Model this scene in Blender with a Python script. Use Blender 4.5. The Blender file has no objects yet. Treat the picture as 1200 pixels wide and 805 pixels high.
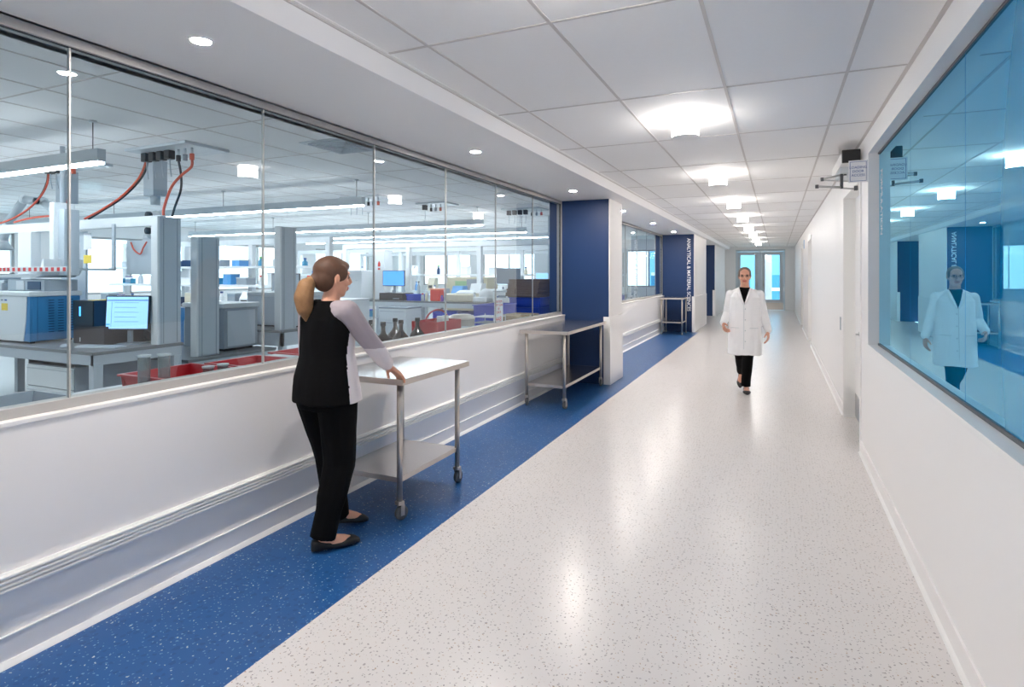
import bpy, bmesh, math, random
from mathutils import Vector, Matrix, Euler
random.seed(7)
PI = math.pi
scene = bpy.context.scene
COL = scene.collection
R = math.radians

# ------------------------------------------------------------------ camera
F, VX, VY, H = 682.0, 911.0, 320.5, 1.46
YAW = math.atan((VX - 600) / F)
cam_d = bpy.data.cameras.new('camera'); cam = bpy.data.objects.new('camera', cam_d); COL.objects.link(cam)
cam_d.sensor_fit = 'HORIZONTAL'; cam_d.sensor_width = 36
cam_d.lens = F * 36 / 1200
cam_d.shift_y = -(402.5 - VY) / 1200
cam_d.clip_start = 0.05; cam_d.clip_end = 300
cam.location = (0, 0, H); cam.rotation_euler = (PI / 2, 0, YAW)
scene.camera = cam
S_, C_ = math.sin(YAW), math.cos(YAW)

# ------------------------------------------------------------------ materials
def lin(c):
    def f(x):
        x /= 255.0
        return x / 12.92 if x <= 0.04045 else ((x + 0.055) / 1.055) ** 2.4
    return (f(c[0]), f(c[1]), f(c[2]), 1)
MATS = {}
def mat(name, rgb, rough=0.5, metal=0.0, spec=0.5, noise=0.0, nscale=20, trans=0.0, sheen=0):
    if name in MATS: return MATS[name]
    m = bpy.data.materials.new(name); m.use_nodes = True
    nt = m.node_tree; b = nt.nodes['Principled BSDF']
    b.inputs['Base Color'].default_value = lin(rgb)
    b.inputs['Roughness'].default_value = rough
    b.inputs['Metallic'].default_value = metal
    b.inputs['Specular IOR Level'].default_value = spec
    if trans: b.inputs['Transmission Weight'].default_value = trans
    if sheen: b.inputs['Sheen Weight'].default_value = sheen
    if noise:
        tc = nt.nodes.new('ShaderNodeTexCoord'); n = nt.nodes.new('ShaderNodeTexNoise')
        n.inputs['Scale'].default_value = nscale; n.inputs['Detail'].default_value = 4
        mr = nt.nodes.new('ShaderNodeMapRange'); mr.inputs[3].default_value = 1 - noise; mr.inputs[4].default_value = 1 + noise
        mx = nt.nodes.new('ShaderNodeVectorMath'); mx.operation = 'SCALE'
        mx.inputs[0].default_value = lin(rgb)[:3]
        nt.links.new(tc.outputs['Object'], n.inputs['Vector']); nt.links.new(n.outputs[0], mr.inputs[0])
        nt.links.new(mr.outputs[0], mx.inputs['Scale']); nt.links.new(mx.outputs[0], b.inputs['Base Color'])
    MATS[name] = m
    return m
def emis(name, rgb, strength):
    if name in MATS: return MATS[name]
    m = bpy.data.materials.new(name); m.use_nodes = True
    b = m.node_tree.nodes['Principled BSDF']
    b.inputs['Base Color'].default_value = lin(rgb)
    b.inputs['Emission Color'].default_value = lin(rgb); b.inputs['Emission Strength'].default_value = strength
    MATS[name] = m
    return m
def pane_mat(name, tint, boost=1.6, base=None):
    """clear pane: what it lets through is tinted, its front faces mirror by Fresnel"""
    m = bpy.data.materials.new(name); m.use_nodes = True
    nt = m.node_tree; nt.nodes.clear(); N = nt.nodes.new
    out = N('ShaderNodeOutputMaterial'); mix = N('ShaderNodeMixShader')
    fr = N('ShaderNodeFresnel'); fr.inputs['IOR'].default_value = 1.5
    geo = N('ShaderNodeNewGeometry'); inv = N('ShaderNodeMath'); inv.operation = 'SUBTRACT'; inv.inputs[0].default_value = 1
    mul = N('ShaderNodeMath'); mul.operation = 'MULTIPLY'; mul2 = N('ShaderNodeMath'); mul2.operation = 'MULTIPLY'; mul2.use_clamp = True
    mul2.inputs[1].default_value = boost
    gl = N('ShaderNodeBsdfGlossy'); gl.inputs['Roughness'].default_value = 0.0; gl.inputs['Color'].default_value = (.44, .83, 1, 1) if base else (.95, .97, 1, 1)
    if base:
        tr = N('ShaderNodeBsdfDiffuse'); tr.inputs['Color'].default_value = base
    else:
        tr = N('ShaderNodeBsdfTransparent'); tr.inputs['Color'].default_value = tint
    L = nt.links.new
    L(geo.outputs['Backfacing'], inv.inputs[1]); L(fr.outputs[0], mul.inputs[0]); L(inv.outputs[0], mul.inputs[1])
    L(mul.outputs[0], mul2.inputs[0]); L(mul2.outputs[0], mix.inputs[0]); L(tr.outputs[0], mix.inputs[1]); L(gl.outputs[0], mix.inputs[2])
    L(mix.outputs[0], out.inputs[0])
    MATS[name] = m
    return m
def speckle_mat(name, base, dots, scale=55, rough=0.3, spec=0.5, var=0.04):
    """vinyl floor with chips: dots = [(rgb, share, size)]"""
    m = bpy.data.materials.new(name); m.use_nodes = True
    nt = m.node_tree; N = nt.nodes.new; L = nt.links.new
    b = nt.nodes['Principled BSDF']; b.inputs['Roughness'].default_value = rough; b.inputs['Specular IOR Level'].default_value = spec
    tc = N('ShaderNodeTexCoord'); cur = None
    nz = N('ShaderNodeTexNoise'); nz.inputs['Scale'].default_value = 2.2; L(tc.outputs['Object'], nz.inputs['Vector'])
    mr = N('ShaderNodeMapRange'); mr.inputs[3].default_value = 1 - var; mr.inputs[4].default_value = 1 + var; L(nz.outputs[0], mr.inputs[0])
    sc = N('ShaderNodeVectorMath'); sc.operation = 'SCALE'; sc.inputs[0].default_value = lin(base)[:3]; L(mr.outputs[0], sc.inputs['Scale'])
    cur = sc.outputs[0]
    for k, (rgb, share, size, s) in enumerate(dots):
        mp = N('ShaderNodeMapping'); mp.inputs['Location'].default_value = (k * 3.3, k * 1.7, 0); L(tc.outputs['Object'], mp.inputs[0])
        wn = N('ShaderNodeTexNoise'); wn.inputs['Scale'].default_value = s * 2.2; wn.inputs['Detail'].default_value = 0; L(mp.outputs[0], wn.inputs['Vector'])
        wm = N('ShaderNodeVectorMath'); wm.operation = 'MULTIPLY_ADD'; wm.inputs[1].default_value = (.5 / s,) * 3
        L(wn.outputs['Color'], wm.inputs[0]); L(mp.outputs[0], wm.inputs[2])
        v = N('ShaderNodeTexVoronoi'); v.voronoi_dimensions = '2D'; v.inputs['Scale'].default_value = s; L(wm.outputs[0], v.inputs['Vector'])
        sep = N('ShaderNodeSeparateColor'); L(v.outputs['Color'], sep.inputs[0])
        a = N('ShaderNodeMath'); a.operation = 'LESS_THAN'; a.inputs[1].default_value = share; L(sep.outputs[0], a.inputs[0])
        rs = N('ShaderNodeMath'); rs.operation = 'MULTIPLY_ADD'; rs.inputs[1].default_value = size * .8; rs.inputs[2].default_value = size * .55; L(sep.outputs[1], rs.inputs[0])
        c = N('ShaderNodeMath'); c.operation = 'LESS_THAN'; L(v.outputs['Distance'], c.inputs[0]); L(rs.outputs[0], c.inputs[1])
        d = N('ShaderNodeMath'); d.operation = 'MULTIPLY'; L(a.outputs[0], d.inputs[0]); L(c.outputs[0], d.inputs[1])
        mx = N('ShaderNodeMix'); mx.data_type = 'RGBA'; L(d.outputs[0], mx.inputs[0]); L(cur, mx.inputs[6]); mx.inputs[7].default_value = lin(rgb)
        cur = mx.outputs[2]
    L(cur, b.inputs['Base Color'])
    MATS[name] = m
    return m

M_wall = mat('white_wall_paint', (245, 243, 242), .45, spec=.4)
M_trim = mat('white_trim', (243, 242, 240), .4)
M_blue = mat('navy_wall_paint', (12, 50, 98), .45)
M_tile = mat('ceiling_tile', (247, 246, 245), .8, noise=.015, nscale=60)
M_grid = mat('ceiling_grid', (206, 201, 198), .5)
M_alu = mat('brushed_aluminium', (196, 196, 196), .32, 1, noise=.03, nscale=8)
M_alu_dull = mat('anodised_channel', (178, 176, 174), .5, .1)
M_dark = mat('dark_gasket', (38, 40, 42), .5)
M_steel = mat('stainless_steel', (206, 198, 190), .42, 1, noise=.03, nscale=6)
M_steelb = mat('brushed_stainless_top', (206, 204, 203), .24, 1, noise=.02, nscale=30)
M_black = mat('black_plastic', (28, 28, 30), .4)
M_rubber = mat('grey_rubber', (92, 94, 98), .6)
M_white = mat('white_enamel', (228, 232, 234), .35)
M_grey = mat('grey_enamel', (186, 196, 205), .35)
M_lgrey = mat('light_grey_enamel', (196, 204, 209), .35)
M_ggrey = mat('slate_grey_enamel', (146, 157, 168), .4)
M_top = mat('dark_grey_benchtop', (118, 122, 126), .3)
M_lfloor = mat('lab_floor_vinyl', (172, 176, 178), .35)
M_iblue = mat('instrument_blue', (62, 132, 186), .35)
M_lblue = mat('light_blue_plastic', (86, 160, 222), .35)
M_navy = mat('navy_metal', (28, 62, 104), .35)
M_brown = mat('dark_brown_plastic', (58, 52, 54), .5)
M_bin = mat('royal_blue_plastic', (14, 66, 196), .35)
M_card = mat('brown_cardboard', (112, 92, 80), .8, noise=.12, nscale=14)
M_card2 = mat('tan_cardboard', (188, 166, 136), .8, noise=.06, nscale=14)
M_red = mat('red_plastic', (178, 28, 40), .35)
M_hose = mat('orange_red_hose', (222, 92, 60), .45)
M_hoseb = mat('black_hose', (40, 44, 48), .45)
M_bottle = mat('brown_glass', (40, 26, 14), .08, spec=.8)
M_green = mat('green_plastic', (110, 200, 80), .5)
M_yel = mat('yellow_label', (236, 206, 70), .5)
M_beige = mat('beige_plastic', (214, 206, 184), .5)
M_purple = mat('purple_plastic', (130, 70, 160), .5)
M_redp = mat('red_print', (226, 60, 50), .5)
M_bluep = mat('blue_print', (60, 96, 160), .5)
M_paper = mat('white_paper', (240, 240, 242), .6)
M_cyan = mat('teal_plastic', (60, 150, 190), .4)
M_skin = mat('skin', (226, 168, 140), .5, noise=.03, nscale=30)
M_hair = mat('light_brown_hair', (88, 60, 44), .6, noise=.22, nscale=60)
M_pony = mat('blonde_brown_hair', (150, 112, 76), .6, noise=.2, nscale=60)
M_ghair = mat('short_grey_brown_hair', (110, 98, 88), .6, noise=.15, nscale=60)
M_bcloth = mat('black_cloth', (9, 9, 11), .95, spec=.15)
M_gcloth = mat('grey_pink_cloth', (196, 186, 190), .85)
M_wcloth = mat('white_coat_cloth', (242, 242, 244), .85, noise=.015, nscale=9)
M_shoe = mat('black_shoe', (26, 25, 26), .5, noise=.3, nscale=400)
M_drum = emis('drum_diffuser', (255, 249, 243), 17)
M_drumb = emis('drum_lens', (255, 249, 243), 190)
M_down = emis('downlight_lens', (255, 246, 238), 720)
M_pend = emis('pendant_diffuser', (250, 252, 255), 18)
M_screen = emis('lit_screen_blue', (150, 196, 250), .5)
M_screen2 = emis('lit_screen_azure', (70, 150, 245), .55)
M_led = emis('blue_indicator', (80, 170, 255), 1.0)
M_glass = pane_mat('clear_partition_glass', (.90, .95, .97, 1), 1.4)
M_win = pane_mat('outer_window_glass', (.9, .96, .98, 1), 1.2)
M_bglass = pane_mat('blue_film_glass', (1, 1, 1, 1), 2.0, base=(0.0, .22, .50, 1))
M_floorw = speckle_mat('white_speckled_vinyl', (225, 221, 219), [((176, 172, 171), .55, .15, 45), ((118, 114, 114), .2, .11, 62), ((186, 164, 146), .22, .12, 52)], rough=.27, spec=.45, var=.012)
M_floorb = speckle_mat('blue_speckled_vinyl', (38, 92, 152), [((120, 156, 190), .42, .15, 52), ((204, 206, 200), .2, .13, 44), ((34, 82, 140), .4, .3, 30)], rough=.3, spec=.45, var=.05)

# ------------------------------------------------------------------ mesh helpers
class MB:
    def __init__(s): s.bm = bmesh.new(); s.mats = []; s.smooth = []
    def mi(s, m):
        if m is None: return 0
        if m not in s.mats: s.mats.append(m)
        return s.mats.index(m)
    def _merge(s, tmp, m, smooth=False, mtx=None):
        i = s.mi(m)
        for f in tmp.faces: f.material_index = i; f.smooth = smooth
        me = bpy.data.meshes.new('t')
        if mtx is not None: tmp.transform(mtx)
        tmp.to_mesh(me); tmp.free(); s.bm.from_mesh(me); bpy.data.meshes.remove(me)
    def box(s, x0, x1, y0, y1, z0, z1, m=None, bev=0, mtx=None, seg=2):
        if x0 > x1: x0, x1 = x1, x0
        if y0 > y1: y0, y1 = y1, y0
        if z0 > z1: z0, z1 = z1, z0
        t = bmesh.new(); bmesh.ops.create_cube(t, size=1)
        t.transform(Matrix.Translation(((x0 + x1) / 2, (y0 + y1) / 2, (z0 + z1) / 2)) @ Matrix.Diagonal((x1 - x0, y1 - y0, z1 - z0, 1)))
        if bev: bmesh.ops.bevel(t, geom=t.edges[:], offset=bev, segments=seg, affect='EDGES', profile=.5)
        s._merge(t, m, False, mtx); return s
    def rings(s, rings, m=None, smooth=True, cap=True, mtx=None, close=False):
        t = bmesh.new(); vr = [[t.verts.new(p) for p in r] for r in rings]; n = len(rings[0])
        for a, b in zip(vr, vr[1:]):
            for k in range(n):
                t.faces.new((a[k], a[(k + 1) % n], b[(k + 1) % n], b[k]))
        if cap: t.faces.new(vr[0][::-1]); t.faces.new(vr[-1])
        bmesh.ops.recalc_face_normals(t, faces=t.faces[:])
        s._merge(t, m, smooth, mtx)
        return s
    def lathe(s, prof, cx=0, cy=0, z0=0, m=None, n=20, mtx=None, smooth=True):
        rs = [[(cx + r * math.cos(2 * PI * k / n), cy + r * math.sin(2 * PI * k / n), z0 + z) for k in range(n)] for r, z in prof]
        return s.rings(rs, m, smooth, True, mtx)
    def cyl(s, p, q, r, m=None, n=14, r2=None, smooth=True):
        p, q = Vector(p), Vector(q); d = (q - p).normalized(); a = d.orthogonal().normalized(); b = d.cross(a)
        r2 = r if r2 is None else r2
        rs = [[tuple(c + (a * math.cos(2 * PI * k / n) + b * math.sin(2 * PI * k / n)) * rr) for k in range(n)] for c, rr in ((p, r), (q, r2))]
        return s.rings(rs, m, smooth, True)
    def tube(s, pts, r, m=None, n=10, sub=6):
        P = [Vector(p) for p in pts]; Q = []
        if len(P) > 2 and sub > 1:
            for i in range(len(P) - 1):
                p0 = P[max(i - 1, 0)]; p1 = P[i]; p2 = P[i + 1]; p3 = P[min(i + 2, len(P) - 1)]
                for k in range(sub):
                    t = k / sub
                    Q.append(.5 * ((2 * p1) + (-p0 + p2) * t + (2 * p0 - 5 * p1 + 4 * p2 - p3) * t * t + (-p0 + 3 * p1 - 3 * p2 + p3) * t ** 3))
            Q.append(P[-1])
        else: Q = P
        rs = []; prev = None
        for i, c in enumerate(Q):
            d = (Q[min(i + 1, len(Q) - 1)] - Q[max(i - 1, 0)]).normalized()
            a = d.orthogonal().normalized() if prev is None else (prev - d * prev.dot(d)).normalized()
            prev = a; b = d.cross(a)
            rs.append([tuple(c + (a * math.cos(2 * PI * k / n) + b * math.sin(2 * PI * k / n)) * r) for k in range(n)])
        return s.rings(rs, m, True, True)
    def prism(s, poly, axis, a0, a1, m=None, mtx=None):
        """poly in the two other axes (order x,y,z without axis), extruded a0..a1"""
        def P(u, v, w):
            return {'x': (w, u, v), 'y': (u, w, v), 'z': (u, v, w)}[axis]
        return s.rings([[P(u, v, a0) for u, v in poly], [P(u, v, a1) for u, v in poly]], m, False, True, mtx)
    def grid(s, x0, x1, z0, z1, y, n, m): pass
    def build(s, name, m=None, parent=None, kind=None, rel=True):
        me = bpy.data.meshes.new(name)
        if parent is not None and rel == 'world':
            s.bm.transform(parent.matrix_basis.inverted())
        s.bm.to_mesh(me); s.bm.free()
        if s.mats:
            for x in s.mats: me.materials.append(x)
        elif m: me.materials.append(m)
        o = bpy.data.objects.new(name, me); COL.objects.link(o)
        if parent: o.parent = parent
        if kind: o['kind'] = kind
        return o
def thing(name, label, cat, loc=(0, 0, 0), rz=0, group=None):
    o = bpy.data.objects.new(name, None); COL.objects.link(o); o.empty_display_size = .1
    o.location = loc; o.rotation_euler = (0, 0, rz); o['label'] = label; o['category'] = cat
    if group: o['group'] = group
    return o
def tag(o, label, cat, group=None, kind=None):
    o['label'] = label; o['category'] = cat
    if group: o['group'] = group
    if kind: o['kind'] = kind
    return o
def dup(root, loc, rz=None, label=None, group=None):
    r = root.copy(); COL.objects.link(r); r.location = loc
    if rz is not None: r.rotation_euler = (0, 0, rz)
    if label: r['label'] = label
    if group: r['group'] = group
    for ch in list(root.children):
        c = ch.copy(); COL.objects.link(c); c.parent = r
        for g in list(ch.children):
            d = g.copy(); COL.objects.link(d); d.parent = c
    return r
def origin_to(o, loc):
    """put a mesh's origin at loc (mesh was built in world coordinates)"""
    o.data.transform(Matrix.Translation(-Vector(loc))); o.location = loc
    return o
def text_obj(body, size, m, name, parent=None, mtx=Matrix(), extrude=.002, align='CENTER', spacing=1.0, sx=1.0, line=1.0, bold=0):
    cu = bpy.data.curves.new(name, 'FONT'); cu.body = body; cu.size = size; cu.extrude = extrude
    cu.offset = bold; cu.align_x = align; cu.align_y = 'CENTER'; cu.space_character = spacing; cu.space_line = line
    t = bpy.data.objects.new('tmp', cu); COL.objects.link(t)
    dg = bpy.context.evaluated_depsgraph_get(); me = bpy.data.meshes.new_from_object(t.evaluated_get(dg))
    bpy.data.objects.remove(t); bpy.data.curves.remove(cu)
    me.transform(mtx @ Matrix.Diagonal((sx, 1, 1, 1))); me.materials.clear(); me.materials.append(m)
    o = bpy.data.objects.new(name, me); COL.objects.link(o)
    if parent: o.parent = parent
    return o
FACE_NEG_Y = Matrix.Rotation(PI / 2, 4, 'X')           # text readable from -Y
FACE_POS_X = Matrix.Rotation(PI / 2, 4, 'Z') @ FACE_NEG_Y    # readable from +X
FACE_NEG_X = Matrix.Rotation(-PI / 2, 4, 'Z') @ FACE_NEG_Y   # readable from -X
def T(x, y, z): return Matrix.Translation((x, y, z))

# ------------------------------------------------------------------ the setting
CE = 2.53; SOF = 2.44; LC = 2.74
XW = -2.62; XG = -2.68; XR = 0.625; YB = -5.6; YE = 25.3
COL1 = (7.47, 8.13); COL2 = (15.05, 17.7); COL3 = (21.1, YE)
XC1 = -2.0; XC2 = -1.88; XC3 = -1.95

b = MB(); b.box(-1.78, XR + .2, YB, COL2[0], -.1, 0, M_floorw); b.box(-2.4, XR + .2, COL2[0], YE, -.1, 0, M_floorw)
b.build('floor', kind='structure')
b = MB(); b.box(-2.9, -1.78, YB, COL2[0], -.1, 0.0, M_floorb)
b.build('floor', kind='structure')
b = MB(); b.box(-15.2, -2.9, YB, 22.2, -.1, 0, M_lfloor); b.build('floor', kind='structure')

# corridor ceiling with its tee grid
b = MB(); b.box(-1.745, XR + .2, YB, YE, CE, CE + .05, M_tile)
w = .008
for k in range(-2, 5):
    x = -.273 + .61 * k
    if -1.74 < x < XR: b.box(x - w, x + w, YB, YE, CE - .003, CE + .001, M_grid)
y = 3.545 - 1.22 * 5
while y < YE:
    if y > YB: b.box(-1.735, XR, y - w, y + w, CE - .0028, CE + .001, M_grid)
    y += 1.22
b.box(-1.735, -1.715, YB, YE, CE - .004, CE + .001, M_trim); b.box(XR - .02, XR, YB, YE, CE - .004, CE + .001, M_grid)
b.build('ceiling', kind='structure')
# soffit over the window bays
b = MB(); b.prism([(-2.9, SOF), (-1.79, SOF), (-1.735, CE - .004), (-1.735, CE + .06), (-2.9, CE + .06)], 'y', YB, YE, M_wall)
b.box(-1.74, -1.73, YB, YE, CE - .012, CE - .003, M_grid)
b.build('ceiling', kind='structure')

# left wall: parapets, columns
b = MB()
def parapet(y0, y1):
    b.box(-2.84, XW, y0, y1, 0, .885, M_wall)
    b.box(-2.86, XW + .006, y0, y1, .885, .905, M_trim, bev=.003)
parapet(YB, COL1[0]); parapet(COL1[1], COL2[0])
b.box(-2.84, XC1, COL1[0] + .003, COL1[1], 0, SOF, M_wall)
b.box(-2.84, XC1 - .012, COL1[0], COL1[0] + .003, 0, SOF, M_blue)
b.box(-2.08, XC1 + .012, COL1[0] - .014, COL1[1] + .01, 0, .89, M_wall, bev=.002)
b.box(-2.84, XC2, COL2[0] + .003, COL2[1], 0, SOF, M_wall)
b.box(-2.84, XC2 - .012, COL2[0], COL2[0] + .003, 0, SOF, M_blue)
b.box(XC2 - .055, XC2 + .012, COL2[0] - .014, COL2[1] + .01, 0, .89, M_wall, bev=.002)
b.box(-2.84, -2.6, COL2[1], COL3[0], 0, SOF, M_wall)
b.box(-2.84, XC3, COL3[0] + .003, COL3[1], 0, SOF, M_wall)
b.box(-2.84, XC3 - .012, COL3[0], COL3[0] + .003, 0, SOF, M_blue)
b.box(XC3 - .08, XC3 + .012, COL3[0] - .014, COL3[1], 0, .89, M_wall)
b.build('wall_left', kind='structure')
b = MB()   # wall header above the lab windows, lab side
b.box(-2.9, -2.64, YB, 22, SOF, LC + .05, M_wall)
b.build('wall_left', kind='structure')
# skirting of the left wall
for y0, y1, n in ((YB, COL1[0] - .014, 0), (COL1[1] + .01, COL2[0] - .014, 1)):
    b = MB()
    b.box(XW, XW + .010, y0, y1, .0, .108, M_wall); b.box(XW, XW + .013, y0, y1, .104, .112, M_trim, bev=.002)
    b.prism([(XW, 0), (XW + .034, 0), (XW + .030, .006), (XW + .016, .02), (XW, .02)], 'y', y0, y1, M_trim)
    b.build('baseboard_left', kind='structure')
# ribbed bumper rail
for y0, y1, lab in ((YB, COL1[0] - .05, 'long ribbed off-white bumper rail low on the wall behind the walking woman and trolleys'),
                    (COL1[1] + .03, COL2[0] - .05, 'ribbed off-white bumper rail low on the far bay wall past the first navy column')):
    b = MB(); prof = [(XW, .272), (XW + .012, .272)]
    for k in range(4):
        z = .276 + k * .017
        prof += [(XW + .020, z), (XW + .026, z + .003), (XW + .026, z + .010), (XW + .020, z + .013), (XW + .013, z + .0145)]
    prof += [(XW + .012, .345), (XW, .345)]
    b.prism(prof, 'y', y0, y1, M_trim)
    tag(b.build('bumper_rail'), lab, 'rail')

# lab windows
def lab_window(n, y0, y1, joints):
    b = MB()
    b.box(XG - .045, XG + .022, y0, y1, SOF - .04, SOF, M_alu_dull, bev=.002)
    b.box(XG - .008, XG + .009, y0, y1, SOF - .0425, SOF - .0395, M_dark)
    b.box(XG - .045, XG + .022, y0, y1, .905, .945, M_alu_dull, bev=.002)
    b.box(XG - .045, XG + .022, y1 - .028, y1, .945, SOF - .04, M_alu_dull, bev=.002)
    b.box(XG - .012, XG + .012, y1 - .034, y1 - .028, .945, SOF - .043, M_dark)
    fr = b.build('window_%d' % n, kind='structure')
    js = [y0] + joints + [y1 - .034]
    for a, c in zip(js, js[1:]):
        p = MB(); p.box(XG - .006, XG + .006, a + .004, c - .004, .945, SOF - .043, M_glass)
        p.build('glass_pane', parent=fr)
    for j in joints:
        q = MB(); q.box(XG - .0075, XG + .0075, j - .0032, j + .0032, .945, SOF - .043, M_alu_dull)
        q.build('joint_strip', parent=fr)
lab_window(1, YB, COL1[0], [-2.6, -1.59, -.58, .43, 1.437, 2.44, 3.446, 4.455, 5.46, 6.47])
lab_window(2, COL1[1], COL2[0], [9.14, 10.15, 11.16, 12.17, 13.18, 14.19])

# right wall with the blue window and the side door
b = MB()
WY0, WY1, WZ0, WZ1 = -2.0, 5.08, .93, 2.36
DY0, DY1 = 5.5, 6.86
X2 = XR + .25
b.box(XR, X2, YB, DY0, 0, WZ0 - .03, M_wall); b.box(XR, X2, YB, DY0, WZ1 + .02, CE, M_wall)
b.box(XR, X2, WY1 + .02, DY0, WZ0 - .03, WZ1 + .02, M_wall); b.box(XR, X2, YB, WY0, WZ0 - .03, WZ1 + .02, M_wall)
b.box(XR, X2, DY0, DY1, 2.26, CE, M_wall)
b.box(XR, X2, DY1, 13.2, 0, CE, M_wall); b.box(XR, X2, 13.2, 14.3, 2.2, CE, M_wall)
b.box(XR, X2, 14.3, 17.4, 0, CE, M_wall); b.box(XR, X2, 17.4, 18.5, 2.2, CE, M_wall); b.box(XR, X2, 18.5, YE, 0, CE, M_wall)
b.build('wall_right', kind='structure')
b = MB()
for y0, y1 in ((YB, DY0 - .002), (DY1 + .002, 13.14), (14.36, 17.34), (18.56, YE)):
    b.box(XR - .010, XR, y0, y1, 0, .10, M_wall); b.prism([(XR, 0), (XR - .026, 0), (XR - .020, .008), (XR - .010, .016), (XR, .016)], 'y', y0, y1, M_trim)
b.build('baseboard_right', kind='structure')
b = MB(); XGR = .69
b.box(XR - .006, XGR + .02, WY0, WY1 + .02, WZ0 - .03, WZ0 - .004, M_trim, bev=.002); b.box(XR - .006, XGR + .02, WY0, WY1 + .02, WZ1, WZ1 + .02, M_trim)
b.box(XR - .006, XGR + .02, WY1, WY1 + .02, WZ0 - .004, WZ1, M_trim)
b.box(XGR - .008, XGR + .014, WY0, WY1, WZ0 - .004, WZ0 + .010, M_rubber); b.box(XGR - .008, XGR + .014, WY0, WY1, WZ1 - .012, WZ1, M_rubber)
fr = b.build('window_3', kind='structure')
js = [WY0, -.9, .2, 1.27, 2.895, 3.96, WY1]
for a, c in zip(js, js[1:]):
    p = MB(); p.box(XGR, XGR + .012, a + .0025, c - .0025, WZ0 + .01, WZ1 - .012, M_bglass); p.build('glass_pane', parent=fr)
for j in js[1:-1]:
    p = MB(); p.box(XGR + .001, XGR + .011, j - .0025, j + .0025, WZ0 + .01, WZ1 - .012, M_lblue); p.build('joint_strip', parent=fr)
b = MB(); b.box(XGR + .02, XGR + .024, WY0, WY1, WZ0, WZ1, M_rubber); b.build('backing_panel', parent=fr)
tx = text_obj('FORMULATION', .12, M_trim, 'window_lettering', mtx=FACE_NEG_X @ Matrix.Rotation(-PI / 2, 4, 'Z'), extrude=.0006, spacing=.9, sx=.62)
tx.location = (XGR - .0008, 4.97, 1.98)
tag(tx, 'small white vertical lettering on the left edge of the blue tinted glass', 'lettering')

# door_1 : side door, recessed
XD = .72
b = MB(); b.box(XD, XD + .05, DY0 + .04, DY1 - .04, .008, 2.22, M_trim, bev=.002); d1 = b.build('door_1', kind='structure')
b = MB(); b.box(XR - .012, XR + .11, DY1 - .04, DY1 + .035, 0, 2.30, M_trim, bev=.002)
b.box(XR - .012, XR + .11, DY0 - .002, DY0 + .04, 0, 2.30, M_trim); b.box(XR - .012, XR + .11, DY0, DY1, 2.222, 2.30, M_trim)
b.build('door_frame', parent=d1)
b = MB(); b.box(XD - .004, XD, DY0 + .06, DY1 - .06, .02, .25, M_alu); b.build('kick_plate', parent=d1)
b = MB(); b.box(XD - .012, XD, 6.36, 6.48, .86, .90, M_alu, bev=.003); b.cyl((XD - .04, 6.42, .88), (XD - .01, 6.42, .88), .008, M_alu); b.build('door_handle', parent=d1)
for k, z in enumerate((1.365, 1.417, 1.468)):
    b = MB(); b.box(XD - .003, XD, 6.34, 6.42, z - .02, z + .022, M_bluep); b.box(XD - .0035, XD - .003, 6.35, 6.41, z - .008, z + .010, M_paper)
    o = b.build('door_notice')
    tag(o, ('lowest', 'middle', 'topmost')[k] + ' of the three small blue notices stacked on the white side door', 'notice', 'small blue notices on the side door')
# door operator
t = thing('door_operator', 'white overhead door opener with a black end cap above the side door', 'door opener', (XR - .012, 5.45, 2.415))
b = MB(); b.box(-.13, 0, .03, 1.0, -.045, .05, M_trim, bev=.004); b.build('housing', parent=t)
b = MB(); b.box(-.132, 0.0, .0, .03, -.05, .055, M_black, bev=.006); b.box(-.06, -.01, -.002, .002, -.055, -.035, M_rubber); b.build('end_cap', parent=t)
b = MB(); b.box(-.12, -.012, .25, .75, -.10, -.045, M_lgrey, bev=.004); b.build('arm_cover', parent=t)
b = MB()
b.cyl((-.083, .30, -.11), (-.083, .30, -.075), .014, M_rubber); b.cyl((-.083, .30, -.098), (-.26, .25, -.139), .009, M_alu)
b.cyl((-.26, .25, -.155), (-.26, .25, -.125), .013, M_rubber); b.cyl((-.26, .25, -.147), (.0, .60, -.125), .006, M_alu); b.build('linkage_arm', parent=t)
b = MB()
b.cyl((-.11, .28, -.225), (-.11, .28, -.10), .012, M_rubber); b.cyl((-.11, .28, -.215), (-.30, .25, -.20), .010, M_alu)
b.cyl((-.30, .25, -.215), (-.30, .25, -.185), .014, M_rubber); b.cyl((-.11, .28, -.220), (-.005, .30, -.232), .007, M_alu)
b.build('linkage_arm', parent=t)
b = MB(); b.box(-.016, .012, .28, .31, -.245, -.205, M_rubber, bev=.003); b.build('stop_bracket', parent=t)
# blade sign
t = thing('blade_sign', 'white blade sign with blue loading door access lettering beside the door opener', 'sign', (XR - .06, 5.16, 2.243))
b = MB(); b.box(-.066, .066, -.003, .003, -.085, .085, M_paper, bev=.002); b.box(.056, .060, -.006, .006, -.085, .085, M_lgrey); b.build('sign_plate', parent=t)
b = MB()
for a in ((-.056, .052, .072, .075), (-.056, .052, -.075, -.072)): b.box(a[0], a[1], -.0042, -.0032, a[2], a[3], M_bluep)
for a in ((-.057, -.054, -.075, .075), (.050, .053, -.075, .075)): b.box(a[0], a[1], -.0042, -.0032, a[2], a[3], M_bluep)
b.build('border_line', parent=t)
text_obj('LOADING\nDOOR\nACCESS', .026, M_bluep, 'sign_lettering', t, T(-.002, -.0036, 0) @ FACE_NEG_Y, .0006, line=1.15)

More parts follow.
